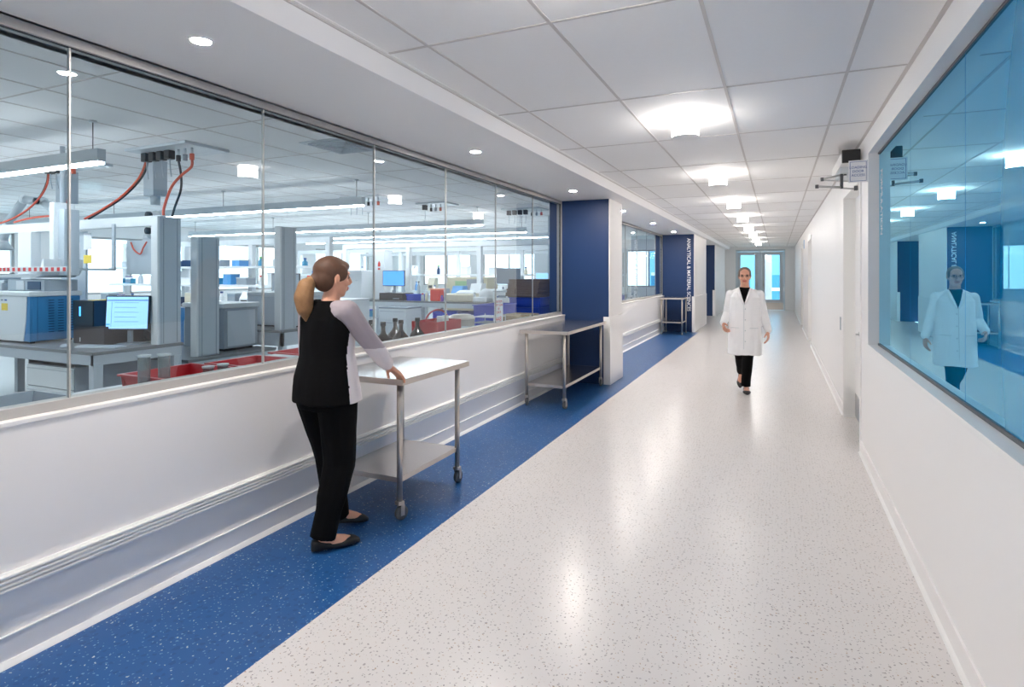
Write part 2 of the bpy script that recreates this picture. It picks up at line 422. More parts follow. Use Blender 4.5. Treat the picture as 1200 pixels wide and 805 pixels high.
# switch plate on right wall, plaques
o = MB().box(XR - .006, XR, 7.18, 7.25, .85, .99, M_ggrey, bev=.002).build('switch_plate'); tag(o, 'small grey switch plate low on the right white wall past the side door', 'switch')
for n, (y0, y1) in enumerate(((13.2, 14.3), (17.4, 18.5))):
    b = MB(); b.box(XR + .05, XR + .1, y0 + .03, y1 - .03, .008, 2.16, M_trim); d = b.build('door_%d' % (4 + n), kind='structure')
    b = MB(); b.box(XR - .015, XR + .1, y0 - .05, y0 + .03, 0, 2.24, M_trim); b.box(XR - .015, XR + .1, y1 - .03, y1 + .05, 0, 2.24, M_trim); b.box(XR - .015, XR + .1, y0, y1, 2.16, 2.24, M_trim); b.build('door_frame', parent=d)
    b = MB(); b.box(XR + .044, XR + .05, y0 + .75, y0 + .92, .95, 1.9, M_ggrey); b.build('vision_panel', parent=d)
    b = MB(); b.box(XR + .0, XR + .05, y0 + .12, y0 + .16, .95, 1.08, M_alu, bev=.003); b.build('door_handle', parent=d)
o = MB().box(XR - .006, XR, 16.6, 16.85, 2.1, 2.32, M_lblue, bev=.002).build('room_sign'); tag(o, 'small pale blue room sign high on the far right wall', 'sign')

# end wall and its two glazed doors
b = MB()
b.box(-2.3, -1.54, YE, YE + .2, 0, CE, M_wall); b.box(.28, XR + .3, YE, YE + .2, 0, CE, M_wall); b.box(-1.54, .28, YE, YE + .2, 2.42, CE, M_wall)
b.build('wall_back', kind='structure')
for n, (x0, x1) in enumerate(((-1.54, -.63), (-.63, .28))):
    b = MB(); b.box(x0, x1, YE + .02, YE + .14, 2.34, 2.42, M_lgrey)
    b.box(x0, x0 + .045, YE + .02, YE + .14, 0, 2.34, M_lgrey); b.box(x1 - .045, x1, YE + .02, YE + .14, 0, 2.34, M_lgrey)
    fr = b.build('door_%d' % (2 + n), kind='structure')
    a, c = x0 + .05, x1 - .05; g0, g1 = (a + .13, c - .15)
    b = MB(); b.box(a, g0, YE + .06, YE + .11, .01, 2.33, M_lgrey); b.box(g1, c, YE + .06, YE + .11, .01, 2.33, M_lgrey)
    b.box(g0, g1, YE + .06, YE + .11, 2.2, 2.33, M_lgrey); b.box(g0, g1, YE + .06, YE + .11, .01, .42, M_lgrey); b.build('door_leaf', parent=fr)
    b = MB(); b.box(g0, g1, YE + .08, YE + .09, .42, 2.2, M_win); b.build('glass_pane', parent=fr)
    b = MB(); b.box(a + .02, c - .02, YE + .054, YE + .06, .03, .30, M_steel); b.build('kick_plate', parent=fr)
    b = MB(); xh = c - .07 if n == 0 else a + .07
    b.cyl((xh, YE + .02, .95), (xh, YE + .02, 1.2), .012, M_steel); b.cyl((xh, YE + .02, .97), (xh, YE + .06, .97), .008, M_steel); b.cyl((xh, YE + .02, 1.18), (xh, YE + .06, 1.18), .008, M_steel)
    b.build('door_handle', parent=fr)
# back wall behind the camera
b = MB(); b.box(-15.2, XR + .4, YB - .15, YB, -.1, LC + .1, M_wall); b.build('wall_front', kind='structure')
# vestibule beyond the end doors
b = MB(); b.box(-3, 2.2, YE, YE + 4, -.1, -.001, M_floorw); b.build('floor', kind='structure')
b = MB(); b.box(-3, 2.2, YE + .2, YE + 4, 2.7, 2.8, M_tile); b.build('ceiling', kind='structure')
b = MB(); b.box(-3.0, -2.9, YE + .2, YE + 4, 0, 2.7, M_wall); b.build('wall_left', kind='structure')
b = MB(); b.box(-.50, -.22, YE + 2.2, YE + 2.5, 0, 2.7, M_grey)
b.build('wall_back', kind='structure')
tag(origin_to(MB().box(-.3, .9, YE + 1.4, YE + 1.5, 2.62, 2.70, M_pend, mtx=T(0.2, 0, 0)).build('vestibule_light'), (0, YE + 1.4, 2.62)), 'glowing linear light seen through the right glazed end door', 'ceiling light')
b = MB(); b.box(-9, -2.1, 46, 54, -1, 1.3, mat('far_building_blue', (40, 130, 170), .3)); b.box(-9, -2.1, 46, 54, 1.3, 1.55, M_white); b.box(-12, 12, 60, 62, -1, 16, mat('sky_cyan_backdrop', (120, 196, 226), .4)); b.box(-1.5, -1.2, 59.9, 60, -1, 16, M_grey)  # tall pale slab is added to give the sky's cyan behind the doors
b.box(-.6, 9, 50, 58, -1, 1.35, MATS['far_building_blue']); b.box(-.6, 9, 49.9, 50, .1, .35, M_white)
tag(b.build('building_and_sky_backdrop'), 'low blue glazed building and added sky-coloured backdrop beyond the end doors', 'building')

# lab shell
b = MB(); b.box(-15.2, -2.64, YB, 22.2, LC, LC + .06, M_tile)
x = -15
while x < -2.9:
    b.box(x - w, x + w, YB, 22, LC - .003, LC + .001, M_grid); x += .61
y = 3.545 - 1.22 * 5
while y < 22:
    if y > YB: b.box(-15, -2.9, y - w, y + w, LC - .0028, LC + .001, M_grid)
    y += 1.22
b.build('ceiling', kind='structure')
def window_wall(n, name, axis, pos, spans, lo, hi, a0, a1, thick=.2):
    b = MB()
    def bx(u0, u1, z0, z1, d0=0, d1=thick, m=M_wall, B=None):
        B = B or b
        if axis == 'y': B.box(u0, u1, pos + d0, pos + d1, z0, z1, m)
        else: B.box(pos - d1, pos - d0, u0, u1, z0, z1, m)
    bx(a0, a1, 0, lo); bx(a0, a1, hi, LC + .06)
    prev = a0
    for s0, s1 in spans:
        bx(prev, s0, lo, hi); prev = s1
    bx(prev, a1, lo, hi)
    b.build(name, kind='structure')
    for k, (s0, s1) in enumerate(spans):
        b = MB(); e = .05
        for r in ((s0, s1, lo, lo + e), (s0, s1, hi - e, hi), (s0, s0 + e, lo, hi), (s1 - e, s1, lo, hi), ((s0 + s1) / 2 - .025, (s0 + s1) / 2 + .025, lo, hi)):
            bx(*r, .05, .12, M_alu_dull, b)
        fr = b.build('window_%d' % (n + k), kind='structure')
        for h0, h1 in ((s0 + e, (s0 + s1) / 2 - .025), ((s0 + s1) / 2 + .025, s1 - e)):
            g = MB(); bx(h0, h1, lo + e, hi - e, .08, .09, M_win, g); g.build('glass_pane', parent=fr)
window_wall(4, 'wall_back', 'y', 22, [(-14.4, -12.0), (-11.4, -9.0), (-8.2, -6.0), (-5.4, -3.4)], .95, 2.35, -15.2, -2.64)
window_wall(8, 'wall_left', 'x', -15, [(0, 3), (4, 7), (8, 11), (12, 15), (16, 19)], .95, 2.35, YB, 22)

# ------------------------------------------------------------------ lights of the place
b = MB(); b.lathe([(.03, 0), (.088, 0), (.09, -.006), (.09, -.125), (.086, -.1345), (.0001, -.1345)][::-1], m=M_drum, n=32); b.lathe([(.0001, -.1352), (.084, -.1352), (.084, -.1346), (.0001, -.1346)], m=M_drumb, n=32)
t0 = thing('drum_ceiling_light', '', 'ceiling light', (-.578, 0, CE), 0, 'white drum lights down the corridor ceiling')
b.build('diffuser', parent=t0)
b = MB(); b.lathe([(.0001, -.008), (.094, -.008), (.096, 0), (.0001, 0)], m=M_trim, n=32); b.build('ceiling_plate', parent=t0)
b = MB(); b.lathe([(.088, -.136), (.0925, -.134), (.0925, -.126), (.088, -.126)], m=M_trim, n=32, smooth=False); b.build('rim', parent=t0)
ords = ['nearest', 'second', 'third', 'fourth', 'fifth', 'sixth', 'seventh', 'eighth', 'farthest']
n = 0; first = None
for k in range(-2, 9):
    y = 1.715 + 2.44 * k
    if k == 0: lab = 'white drum ceiling light above the frame, mirrored in the lab glass'
    elif k == -1: lab = 'white drum ceiling light directly behind the viewer'
    elif k == -2: lab = 'unseen white drum ceiling light added farthest behind the viewer'  # one more drum, added out of view for ambient light
    else: lab = 'glowing white drum ceiling light, %s along the corridor' % ords[k - 1]
    if first is None: t0.location = (-.578, y, CE); t0['label'] = lab; first = t0
    else: dup(t0, (-.578, y, CE), None, lab)
t0 = thing('recessed_downlight', '', 'downlight', (-2.2, 0, SOF), 0, 'round downlights in the soffit')
MB().lathe([(.0001, -.006), (.037, -.006), (.038, -.001), (.0001, -.001)], m=M_down, n=28).build('lens', parent=t0)
MB().lathe([(.0385, -.001), (.0385, -.007), (.048, -.006), (.050, 0), (.0385, 0)], m=M_trim, n=28, smooth=False).build('trim_ring', parent=t0)
n = 0
for k in range(-2, 6):
    y = 1.68 + 2.44 * k
    lab = ('round soffit downlight farthest behind the viewer' if k == -2 else 'round soffit downlight just behind the viewer') if k < 0 else ('round soffit downlight, %s along the window bays' % ords[k])
    if k == -2: t0.location = (-2.2, y, SOF); t0['label'] = lab
    else: dup(t0, (-2.2, y, SOF), None, lab)

# lab pendants
PY = [2.98, 6.34, 9.85, 11.97, 13.8, 17.2]
plab = ['nearest', 'second nearest', 'third nearest', 'fourth nearest', 'fifth nearest', 'farthest']
t0 = None
for i, y in enumerate(PY):
    lab = 'linear white pendant light in the lab, %s to the corridor viewer' % plab[i]
    if t0 is None:
        t0 = thing('linear_pendant_light', lab, 'pendant light', (-5.1, y, 2.37), 0, 'linear pendant lights over the lab benches')
        MB().box(-8.2, 0, -.035, .035, .02, .125, M_lgrey, bev=.003).build('housing', parent=t0)
        MB().box(-8.19, -.012, -.03, .03, 0.002, .02, M_pend).build('diffuser', parent=t0)
        for x in (-.12, -2.7, -5.4, -8.0):
            MB().cyl((x, 0, .125), (x, 0, .36), .004, M_rubber, 8).cyl((x, 0, .355), (x, 0, .37), .03, M_lgrey, 14).build('suspension_cable', parent=t0)
    else: dup(t0, (-5.1, y, 2.37), None, lab)
t = thing('linear_pendant_light', 'linear white pendant light in the lab, left of frame behind the viewer', 'pendant light', (-5.1, -.4, 2.37), 0, 'linear pendant lights over the lab benches')
for c in t0.children:
    d = c.copy(); COL.objects.link(d); d.parent = t
# ------------------------------------------------------------------ the lab: benches
def part(t, name, m=None, b=None): return b.build(name, m, t, rel='world')
def desk(label, x0, x1, y0, y1, z, group=None, frame=M_grey, top=M_top, rear_legs=True, mid=True, name='lab_bench', apron=.09):
    t = thing(name, label, 'lab bench', (x1, y0, 0), 0, group)
    part(t, 'bench_top', None, MB().box(x0, x1, y0, y1, z - .03, z, top, bev=.004))
    b = MB(); a = z - .03 - apron
    b.box(x0 + .02, x1 - .012, y0 + .012, y0 + .05, a, z - .03, frame); b.box(x0 + .02, x1 - .012, y1 - .05, y1 - .012, a, z - .03, frame)
    b.box(x1 - .05, x1 - .012, y0 + .012, y1 - .012, a, z - .03, frame); b.box(x0 + .02, x0 + .06, y0 + .012, y1 - .012, a, z - .03, frame)
    part(t, 'frame', None, b)
    xs = [x1 - .08, x0 + .02]
    if mid and x1 - x0 > 2.4: xs.append((x0 + x1) / 2)
    for x in xs:
        for yy in (y0 + .012, y1 - .092):
            part(t, 'leg', None, MB().box(x, x + .07, yy, yy + .08, 0.0, a, frame, bev=.004))
    return t
desk('dark-topped grey lab table under the large blue instrument by the left edge', -9.3, -5.36, 3.06, 3.90, .78)
desk('low dark-topped bench carrying the grey cube oven, past the monitor table', -8.6, -5.40, 3.98, 4.70 + .42, .587, apron=.11)
desk('grey lab bench under the grey fronted instrument behind the walking woman', -8.6, -5.36, 5.16, 6.05, .78, apron=.16)
desk('long steel-grey bench holding the white tower instrument and both monitors', -9.2, -3.72, 9.75, 10.55, .91, frame=M_lgrey)
desk('lab bench crowded with small white instruments in the second row', -12.5, -6.6, 7.0, 7.8, .91, frame=M_lgrey)
desk('pale bench in the far lab row by the back windows', -13.5, -3.7, 15.6, 16.4, .91, frame=M_lgrey, top=M_lgrey)
desk('pale bench in the lab row before the far one', -13.5, -3.9, 12.7, 13.5, .91, frame=M_lgrey, top=M_lgrey)

# counter along the inside of the window
def counter(label, x0, x1, y0, y1, z):
    t = thing('window_counter', label, 'counter', (x1, y0, 0))
    part(t, 'worktop', None, MB().box(x0, x1, y0, y1, z - .03, z, M_lgrey, bev=.003))
    b = MB(); n = max(1, round((y1 - y0) / .9))
    for k in range(n):
        a = y0 + (y1 - y0) * k / n; c = y0 + (y1 - y0) * (k + 1) / n
        b.box(x0 + .02, x0 + .04, a + .01, c - .01, .1, z - .04, M_white, bev=.003)
    b.box(x0 + .04, x1 - .01, y0 + .01, y1 - .01, .0, z - .03, M_white)
    part(t, 'cabinet_body', None, b)
counter('low grey counter inside the lab window under the red trays', -3.55, -2.90, 1.5, 4.0, .80)
counter('low grey counter inside the lab window under brown bottles and boxes', -3.60, -2.90, 4.04, 8.7, .69)
counter('low grey counter inside the far lab window bay with blue bins', -3.60, -2.90, 9.6, 14.5, .76)

# aluminium service columns
def service_column(label, x, y0, y1, z0, z1, th=.09):
    t = thing('service_column', label, 'service column', (x, y0, z0), 0, None)
    b = MB(); b.box(x - th, x, y0, y1, z0, z1, M_grey, bev=.003)
    b.box(x - .002, x + .004, y0 + .018, y1 - .018, z0 + .01, z1 - .01, M_lgrey if False else M_grey)
    part(t, 'column_body', None, b)
    b = MB()
    for yy in (y0 + .035, y1 - .045): b.box(x + .003, x + .0055, yy, yy + .008, z0 + .01, z1 - .01, M_ggrey)
    part(t, 'slot_groove', None, b)
    part(t, 'front_cover', None, MB().box(x - th - .003, x + .003, y0 - .022, y0, z0, z1, M_white, bev=.004))
    part(t, 'end_cap', None, MB().box(x - th, x + .002, y0 - .018, y1, z1, z1 + .008, M_lgrey))
    return t
service_column('tall aluminium service column behind the blue-lit desktop monitor', -5.37, 3.66, 3.88, .78, 2.0)
service_column('shorter aluminium service column standing on the low bench, second from left', -5.50, 4.17, 4.42, .587, 1.84)
service_column('aluminium service column between the grey cube oven and the grey fronted instrument', -5.43, 5.22, 5.46, .78, 2.02)
# gantry bridge over the first table
t = thing('service_bridge', 'white overhead service frame spanning the first lab table, with hung shelf', 'frame', (-7.9, 3.66, .78))
part(t, 'crossbeam', None, MB().box(-9.3, -5.475, 3.74, 3.80, 1.93, 2.03, M_white, bev=.004))
for x in (-7.62, -9.2): part(t, 'upright', None, MB().box(x - .26, x, 3.70, 3.80, .78, 1.93, M_white, bev=.006))
part(t, 'back_panel', None, MB().box(-7.3, -6.85, 3.84, 3.86, 1.05, 1.92, M_grey))
part(t, 'back_panel', None, MB().box(-6.15, -5.50, 3.84, 3.86, 1.45, 1.80, M_grey))
t = thing('hanging_service_post', 'white hanging service post with a curved shelf foot above the blue instrument', 'service post', (-6.5, 3.5, 1.42))
part(t, 'post_cover', None, MB().box(-6.60, -6.52, 3.36, 3.56, 1.47, 2.17, M_white, bev=.008))
part(t, 'post_side', None, MB().box(-6.52, -6.42, 3.40, 3.54, 1.44, 2.10, M_grey, bev=.004))
b = MB(); b.prism([(-7.35, 1.42), (-6.62, 1.42), (-6.52, 1.45), (-6.47, 1.52), (-6.47, 1.60), (-6.50, 1.60), (-6.52, 1.53), (-6.60, 1.46), (-7.35, 1.45)], 'y', 3.25, 3.6, M_white)
part(t, 'shelf_foot', None, b)
part(t, 'hanger', None, MB().cyl((-6.56, 3.46, 2.17), (-6.56, 3.46, 2.74), .022, M_grey))
t = thing('striped_rail', 'long white rail with a row of red squares over the blue instrument', 'rail', (-7, 3.3, 1.5))
rb = MB().box(-9.2, -6.02, 3.22, 3.25, 1.475, 1.525, M_white, bev=.003)
for x in (-9.1, -6.1): part(t, 'bracket', None, MB().box(x - .02, x + .02, 3.25, 3.69, 1.49, 1.51, M_grey).box(x - .02, x + .02, 3.67, 3.69, 1.49, 1.96, M_grey))
b = rb; x = -9.15
while x < -6.06: b.box(x, x + .045, 3.2185, 3.2205, 1.482, 1.518, M_redp); x += .095 if x > -7.1 else .075
part(t, 'rail', None, b)
# hanging sheets / labels on the bridge
for i, (x0, x1, z0, z1, m) in enumerate(((-7.32, -6.95, 1.62, 1.80, M_paper), (-6.88, -6.74, 1.57, 1.66, M_yel), (-6.88, -6.74, 1.72, 1.90, M_paper))):
    o = MB().box(x0, x1, 3.834, 3.838, z0, z1, m).build('posted_sheet')
    tag(origin_to(o, (x0, 3.836, z0)), ('white blank sheet on the grey panel of the service frame', 'small yellow note on the service frame, lowest of the notes', 'tall white note on the service frame above the yellow one')[i], 'paper note')

# large blue instrument
t = thing('blue_bench_instrument', 'large blue and white benchtop instrument with vent slots and yellow sticker', 'lab instrument', (-6.9, 3.5, .78))
x0, x1, y0, y1, z0, z1 = -7.25, -6.55, 3.16, 3.62, .80, 1.285
part(t, 'body', None, MB().box(x0, x1, y0 + .03, y1, z0, z1 - .05, M_iblue, bev=.01))
part(t, 'top_cover', None, MB().box(x0 - .004, x1 + .004, y0, y1 + .02, z1 - .05, z1, M_white, bev=.012))
b = MB(); b.prism([(x0, z0), (x1 - .10, z0), (x1 - .055, z0 + .2), (x1 - .045, z1 - .05), (x0, z1 - .05)], 'y', y0 + .005, y0 + .03, M_white)
part(t, 'front_panel', None, b)
b = MB(); b.box(x1 - .12, x1, y0 + .012, y0 + .032, z0, z1 - .05, M_lblue if False else M_iblue, bev=.004); part(t, 'front_edge', None, b)
b = MB()
for c in range(3):
    for r in range(13):
        yy = y0 + .17 + c * .085; zz = z0 + .08 + r * .026
        b.box(x1 - .001, x1 + .0015, yy, yy + .05, zz, zz + .008, M_navy)
part(t, 'vent_slots', None, b)
part(t, 'seam', None, MB().box(x1 - .001, x1 + .001, y0 + .075, y0 + .078, z0 + .01, z1 - .05, M_navy))
part(t, 'warning_sticker', None, MB().box(x1 - .48, x1 - .37, y0 + .003, y0 + .006, z1 - .19, z1 - .12, M_yel))
b = MB()
for k in range(4): b.box(x1 - .62 + k * .065, x1 - .58 + k * .065, y0 + .003, y0 + .006, z1 - .095, z1 - .08, M_bluep if k == 3 else M_ggrey)
part(t, 'front_badge', None, b)
for xx in (x0 + .05, x1 - .08):
    for yy in (y0 + .05, y1 - .08): part(t, 'foot', None, MB().box(xx, xx + .03, yy, yy + .03, .78, z0, M_black))
# second, lighter blue instrument at the frame edge
t = thing('light_blue_instrument', 'light blue instrument cut by the left edge beside the large blue one', 'lab instrument', (-7.8, 3.5, .78))
part(t, 'body', None, MB().box(-8.3, -7.33, 3.25, 3.66, .84, 1.28, M_lblue, bev=.01))
part(t, 'base', None, MB().box(-8.28, -7.35, 3.27, 3.65, .78, .84, M_black))
# sampler units on top
t = thing('autosampler', 'white autosampler tray unit on top of the instruments at left edge', 'lab instrument', (-7.7, 3.5, 1.285))
part(t, 'base', None, MB().box(-8.3, -7.33, 3.3, 3.68, 1.28, 1.36, M_white, bev=.01).box(-7.9, -7.35, 3.33, 3.66, 1.36, 1.39, M_lgrey, bev=.008))
part(t, 'carousel', None, MB().cyl((-7.55, 3.42, 1.39), (-7.55, 3.42, 1.44), .14, M_ggrey, 24).cyl((-7.55, 3.42, 1.44), (-7.55, 3.42, 1.46), .09, M_black, 24))
t = thing('injector_module', 'grey module with dark screen on top of the large blue instrument', 'lab instrument', (-6.9, 3.5, 1.285))
part(t, 'housing', None, MB().box(-7.22, -6.56, 3.3, 3.6, 1.285, 1.40, M_grey, bev=.006))
part(t, 'display', None, MB().box(-6.84, -6.62, 3.292, 3.30, 1.30, 1.38, M_navy))
part(t, 'white_panel', None, MB().box(-7.04, -6.90, 3.290, 3.30, 1.295, 1.385, M_white))

# computer tower + dark box
t = thing('computer_tower', 'navy desktop computer lying on the dark box beside the blue instrument', 'computer', (-6.3, 3.6, .78))
part(t, 'case', None, MB().box(-6.25, -5.93, 3.40, 3.78, .955, 1.20, M_navy, bev=.006))
part(t, 'front_panel', None, MB().box(-6.25, -5.93, 3.385, 3.40, .955, 1.20, M_black, bev=.004))
part(t, 'indicator', None, MB().box(-6.14, -6.12, 3.381, 3.386, 1.05, 1.14, M_led))
part(t, 'top_edge_strip', None, MB().box(-6.05, -5.95, 3.41, 3.70, 1.20, 1.204, M_yel))
t = thing('power_supply_box', 'dark brown box beneath the navy computer on the lab table', 'box', (-6.3, 3.6, .78))
part(t, 'case', None, MB().box(-6.27, -5.78, 3.40, 3.86, .78, .955, M_brown, bev=.005))
part(t, 'corner_marker', None, MB().box(-6.16, -6.15, 3.396, 3.40, .80, .84, M_white))

# desktop monitor, keyboard, mouse
def monitor(label, loc, rz, w, h, zc, screen, stand=True, bez=M_black, tilt=0, depth=.03, picture=False, base=M_ggrey):
    t = thing('computer_monitor', label, 'monitor', loc, rz)
    mt = T(0, 0, zc) @ Matrix.Rotation(tilt, 4, 'X')
    MB().box(-w / 2, w / 2, 0, depth, -h / 2, h / 2, bez, bev=.004, mtx=mt).build('bezel', parent=t)
    MB().box(-w / 2 + .012, w / 2 - .012, -.002, .001, -h / 2 + .016, h / 2 - .012, screen, mtx=mt).build('screen', parent=t)
    if picture:
        b = MB()
        b.box(-w / 2 + .012, w / 2 - .012, -.003, -.002, h / 2 - .05, h / 2 - .04, mat('screen_band', (120, 160, 215), .4), mtx=mt)
        b.box(-w / 2 + .014, -w / 2 + .05, -.003, -.002, -h / 2 + .05, -h / 2 + .062, M_screen2, mtx=mt)
        b.box(-w / 2 + .06, -w / 2 + .063, -.003, -.002, -h / 2 + .03, h / 2 - .06, mat('screen_line', (130, 170, 220), .4), mtx=mt)
        for k in range(5): b.box(-w / 2 + .09, w / 2 - .1 - .02 * (k % 2), -.003, -.002, -h / 2 + .08 + k * .045, -h / 2 + .084 + k * .045, MATS['screen_line'], mtx=mt)
        b.build('screen_graphics', parent=t)
    b = MB(); b.box(-.02, .02, depth, depth + .03, .012, zc, base, bev=.003); b.build('stand_neck', parent=t)
    MB().box(-.11, .11, -.04 + depth, .14 + depth, 0, .012, base, bev=.004).build('stand_base', parent=t)
    return t
monitor('lit pale blue desktop monitor standing on the dark table near the service column', (-5.63, 3.52, .78), R(24), .42, .33, .305, M_screen, picture=True, tilt=R(-4))
t = thing('keyboard', 'flat grey keyboard in front of the lit desktop monitor', 'keyboard', (-5.66, 3.30, .78), R(14))
MB().box(-.21, .21, -.07, .07, 0, .014, M_lgrey, bev=.004).build('tray', parent=t)
b = MB()
for r in range(5):
    for c in range(14): b.box(-.198 + c * .0285, -.174 + c * .0285, -.058 + r * .0235, -.038 + r * .0235, .014, .019, M_grey)
b.build('keys', parent=t)
t = thing('computer_mouse', 'small grey computer mouse left of the keyboard on the lab table', 'mouse', (-5.97, 3.17, .78), R(20))
b = MB(); b.lathe([(.001, .034), (.018, .031), (.028, .02), (.031, .006), (.029, 0), (.001, 0)], m=M_grey, n=20, mtx=Matrix.Diagonal((1, 1.7, 1, 1))); b.build('shell', parent=t)
MB().cyl((0, .03, .026), (0, .045, .022), .004, M_black).build('wheel', parent=t)
# coiled cables behind the monitor
for i, (x, y, r) in enumerate(((-5.50, 3.76, .07), (-5.72, 3.78, .055))):
    pts = []
    for k in range(26):
        a = k * .75; pts.append((x + .03 * math.sin(k), y, .85 + r * .2 + r * math.sin(a) * .9, ) if False else (x + r * math.cos(a), y - .01 * math.sin(k * .5), .79 + r + r * math.sin(a) * .95))
    tag(origin_to(MB().tube(pts, .006, M_hoseb, 6, 3).build('cable_coil'), (x, y, .78)), 'loose black cable loop behind the monitor, ' + ('beside the service column' if i == 0 else 'nearer the dark box'), 'cable')
for i, x in enumerate((-5.40, -5.56)):
    y = 3.72 - i * .02
    tag(origin_to(MB().tube([(x, y, .64), (x - .03, y, .52), (x + .05, y, .40), (x + .10 * (1 - 2 * i), y, .24), (x + .02, y, .02)], .006, M_hoseb, 6, 5).build('hanging_cable'), (x, y, .02)),
        'thin black cable drooping under the monitor table, ' + ('nearer the table leg' if i == 0 else 'farther from the table leg'), 'cable')

# drawer pedestal under the table
t = thing('drawer_pedestal', 'white drawer pedestal with grey side under the front lab table', 'drawer unit', (-6.0, 3.4, 0))
px0, px1, py0, py1 = -6.55, -5.80, 3.16, 3.78
part(t, 'carcass', None, MB().box(px0, px1, py0, py1, .05, .64, M_ggrey, bev=.004).box(px0, px1, py0, py1, .60, .645, M_grey, bev=.003))
for k, (a, c) in enumerate(((.40, .595), (.20, .39), (.07, .19))):
    part(t, 'drawer', None, MB().box(px0 + .01, px1 - .01, py0 - .02, py0, a, c, M_white, bev=.005))
    d = t.children[-1]
    h = MB().box(px0 + .03, px1 - .03, py0 - .028, py0 - .02, c - .035, c - .022, M_lgrey, bev=.002).build('handle_lip', None, t, rel='world'); h.parent = d
for xx in (px0 + .05, px1 - .09):
    for yy in (py0 + .05, py1 - .09): part(t, 'caster', None, MB().cyl((xx, yy, .025), (xx + .02, yy, .025), .025, M_black).box(xx, xx + .02, yy - .01, yy + .01, .04, .06, M_grey))

# grey cube oven on low bench
t = thing('grey_oven_instrument', 'grey cube-shaped oven with pale lid on the low bench', 'lab instrument', (-5.7, 4.8, .587))
part(t, 'body', None, MB().box(-6.25, -5.60, 4.56, 5.02, .617, 1.07, M_ggrey, bev=.008))
part(t, 'lid', None, MB().box(-6.27, -5.58, 4.54, 5.04, 1.07, 1.125, M_lgrey, bev=.012))
part(t, 'side_panel', None, MB().box(-5.602, -5.594, 4.60, 4.98, .64, 1.04, M_grey, bev=.002))
part(t, 'foot', None, MB().box(-6.2, -5.64, 4.6, 4.98, .587, .617, M_black))
# grey fronted instrument
t = thing('grey_fronted_instrument', 'wide light grey instrument behind the walking woman, beside the service column', 'lab instrument', (-5.7, 5.7, .78))
part(t, 'body', None, MB().box(-6.3, -5.50, 5.48, 6.02, .80, 1.17, M_grey, bev=.008))
part(t, 'lid', None, MB().box(-6.3, -5.495, 5.475, 6.025, 1.17, 1.22, M_lgrey, bev=.01))
part(t, 'side_panel', None, MB().box(-5.502, -5.492, 5.52, 5.98, .83, 1.05, M_lgrey if False else M_grey, bev=.002))
part(t, 'foot', None, MB().box(-6.25, -5.55, 5.52, 5.98, .78, .80, M_black))
t = thing('analyser', 'pale analyser cabinet right of the grey fronted instrument, half hidden by the woman', 'lab instrument', (-5.4, 6.6, 0))
part(t, 'body', None, MB().box(-6.0, -5.40, 6.2, 6.85, 0.03, 1.10, M_white, bev=.01))
part(t, 'vent_grille', None, MB().box(-5.402, -5.396, 6.3, 6.75, .3, .6, M_grey))
part(t, 'foot', None, MB().box(-5.95, -5.45, 6.25, 6.8, 0, .03, M_black))
monitor('dark switched-off monitor just left of the woman\'s head in the lab', (-7.45, 7.25, .91), R(12), .52, .36, .37, M_ggrey, bez=M_black)

# ceiling service drops with plugs and hoses
def service_drop(label, x, y, w, n_plugs, x_arm):
    t = thing('ceiling_service_panel', label, 'ceiling panel', (x, y, LC))
    MB().box(-.06, w + .06, -.25, .25, -.03, 0, M_lgrey, bev=.004).build('panel', parent=t)
    for k in range(n_plugs):
        MB().box(k * .12, k * .12 + .075, -.12, -.045, -.12, -.03, M_black, bev=.006).build('plug', parent=t)
        MB().tube([(k * .12 + .04, -.08, -.12), (k * .12 + .045, -.08, -.20), (k * .12 + .02, -.05, -.29)], .006, M_grey, 6, 4).build('plug_lead', parent=t)
    for k in range(3):
        b = MB(); xx = n_plugs * .12 + .05 + k * .1
        b.cyl((xx, -.08, -.03), (xx, -.08, -.09), .012, M_lgrey); b.cyl((xx, -.08, -.09), (xx, -.08, -.15), .022, (M_black, M_ggrey, M_hose)[k]); b.build('gas_outlet', parent=t)
    return t
service_drop('ceiling panel with four black plugs above the desktop monitor', -6.02, 4.02, .8, 4, 0)
service_drop('ceiling panel with two black plugs above the hanging service post', -7.75, 4.02, .6, 2, 0)
service_drop('ceiling panel with three black plugs between the second and third pendant', -6.6, 7.9, .7, 3, 0)
service_drop('ceiling panel with four black plugs behind the third pendant light', -4.9, 10.6, .7, 4, 0)
service_drop('ceiling panel with one black plug over the long bench', -5.9, 9.1, .5, 1, 0)
def hose(label, pts, m, r=.011):
    o = MB().tube(pts, r, m, 8, 6).build('service_hose'); tag(origin_to(o, pts[0]), label, 'hose')
hose('orange hose curving left from the four-plug ceiling panel', [(-5.97, 3.94, 2.69), (-6.02, 3.94, 2.58), (-6.12, 3.93, 2.44), (-6.35, 3.9, 2.27), (-6.60, 3.85, 2.14), (-6.8, 3.8, 2.05)], M_hose)
hose('black hose beside the orange one below the four-plug ceiling panel', [(-6.02, 3.97, 2.69), (-6.04, 3.97, 2.56), (-6.16, 3.96, 2.42), (-6.39, 3.93, 2.26), (-6.62, 3.88, 2.14), (-6.8, 3.84, 2.05)], M_hoseb)
hose('orange hose bundle dropping to the tall service column', [(-5.29, 3.94, 2.60), (-5.30, 3.94, 2.52), (-5.42, 3.92, 2.44), (-5.48, 3.86, 2.32), (-5.50, 3.80, 2.12), (-5.50, 3.79, 2.03)], M_hose, .013)
hose('black hose in the bundle dropping to the tall service column', [(-5.49, 3.94, 2.60), (-5.48, 3.96, 2.46), (-5.44, 3.93, 2.30), (-5.43, 3.86, 2.12), (-5.43, 3.83, 2.02)], M_hoseb)
